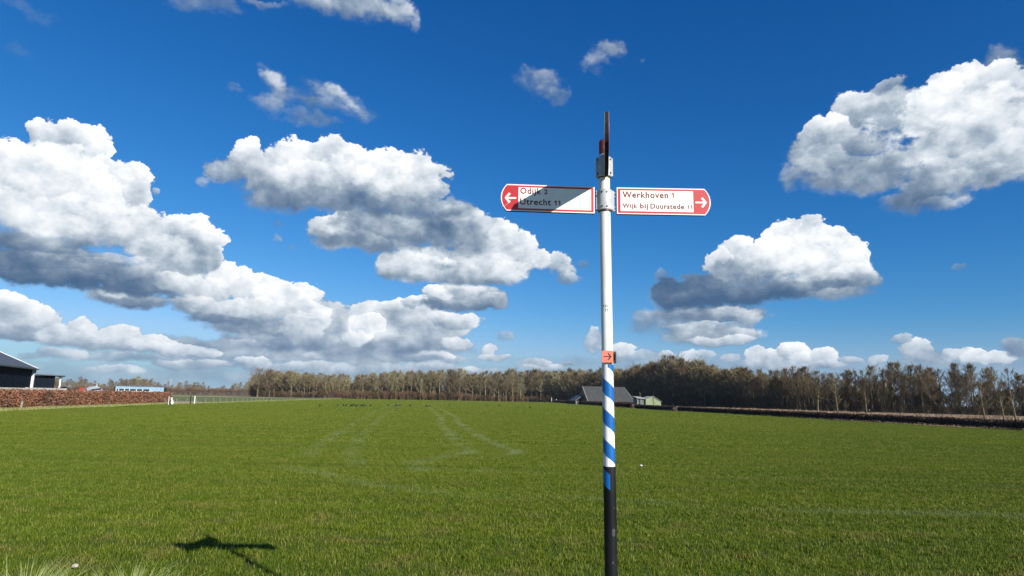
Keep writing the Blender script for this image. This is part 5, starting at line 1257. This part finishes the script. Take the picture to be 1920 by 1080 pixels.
for i, (x, y, q) in enumerate(BIRDS):
    lab = {0: 'black crow feeding on the grass far out in the field', 1: 'black crow at the left end of the loose flock on the field', 2: 'lone black crow on the field near the wire fence'}[q]
    o = link_mesh('crow', crow_me, None, None, lab, 'bird', 'crows feeding on the far field' if q == 0 else None, None, (x, y, 0.02), (0, 0, rr.uniform(0, 6.28)))
    sc_ = rr.uniform(1.3, 1.7); o.scale = (sc_, sc_, sc_)

# ------------------------------------------------------------------ foreground odds and ends
m_tuft = leaf_mat('tuft_blades', (0.42, 0.44, 0.20), (0.22, 0.30, 0.07), (0.30, 0.36, 0.12))
def tuft(x, y, z, n, h, spread, seed, label):
    r = np.random.default_rng(seed); V = []; T = []; 
    for i in range(n):
        a = r.uniform(0, 6.28); R0 = abs(r.normal(0, .07)) * spread; p = np.array([math.cos(a) * R0 * 1.8, math.sin(a) * R0, 0]); L = h * r.uniform(.45, 1.1); out = r.uniform(.1, .75) * L * spread
        d = np.array([math.cos(a), math.sin(a), 0]) ; w = .0035 * r.uniform(.6, 1.3); sd = np.array([-d[1], d[0], 0]) if r.random() < .3 else np.array([1.0, 0, 0])
        k = len(V); seg = 5
        for j in range(seg + 1):
            t = j / seg; c = p + d * out * t ** 1.8 + np.array([0, 0, L * (t - .25 * (out / L) * t ** 3)]); ww = w * (1 - t) ** .7 + .0004
            V += [c - sd * ww, c + sd * ww]
        for j in range(seg): T.append((k + 2 * j, k + 2 * j + 1, k + 2 * j + 3, k + 2 * j + 2))
    me = pydata('grass_tuft', V, T); at_ = me.attributes.new('tone', 'FLOAT', 'POINT'); at_.data.foreach_set('value', np.repeat(r.uniform(0, 1, n), 12).astype(np.float32))
    return link_mesh('grass_tuft', me, m_tuft, None, label, 'grass tuft', None, None, (x, y, z))
tuft(-4.72, 6.75, 0.07, 210, .46, 1.5, 1, 'pale tall grass tuft at the bottom left corner of the field edge')
tuft(-3.72, 6.75, 0.07, 230, .44, 1.5, 2, 'pale tall grass tuft below the shadow of the signpost')
tuft(-4.2, 6.6, 0.05, 60, .30, 1.6, 3, 'small thin grass tuft between the two tall tufts')
def stone(x, y, z, s, label, mat, seed, name='stone'):
    r = random.Random(seed); bm = bmesh.new(); bmesh.ops.create_icosphere(bm, subdivisions=2, radius=1)
    for v in bm.verts: v.co = Vector((v.co.x * s, v.co.y * s * .8, v.co.z * s * .6)) * r.uniform(.85, 1.12)
    me = bpy.data.meshes.new(name); bm.to_mesh(me); bm.free(); me.polygons.foreach_set('use_smooth', [True] * len(me.polygons))
    return link_mesh(name, me, mat, None, label, 'stone' if name == 'stone' else 'clod', None, None, (x, y, z))
m_stone = plain('pale_stone', (0.52, 0.44, 0.36), (0.40, 0.34, 0.28), 20, .85)
stone(-5.28, 8.30, 0.075, .042, 'pale rounded stone in the grass between the tall tufts', m_stone, 1)
stone(4.37, 21.85, 0.07, .05, 'tiny white stone on the grass right of the signpost', m_wp, 2)
stone(4.35, 8.32, 0.04, .06, 'dark clod of earth at the bottom edge right of the signpost', m_core, 3, 'earth_clod')

# ------------------------------------------------------------------ thin spring haze
hz = MB().box(-4300, 4300, -1000, 5300, -1.2, 42).obj('haze', None, kind='stuff')
hm = bpy.data.materials.new('haze'); hm.use_nodes = True; ht = hm.node_tree; ht.nodes.clear()
vo = ht.nodes.new('ShaderNodeVolumePrincipled'); vo.inputs['Color'].default_value = (0.80, 0.88, 1.0, 1); vo.inputs['Density'].default_value = 0.00007; vo.inputs['Anisotropy'].default_value = 0.2
ho = ht.nodes.new('ShaderNodeOutputMaterial'); ht.links.new(vo.outputs[0], ho.inputs['Volume'])
hz.data.materials.append(hm)
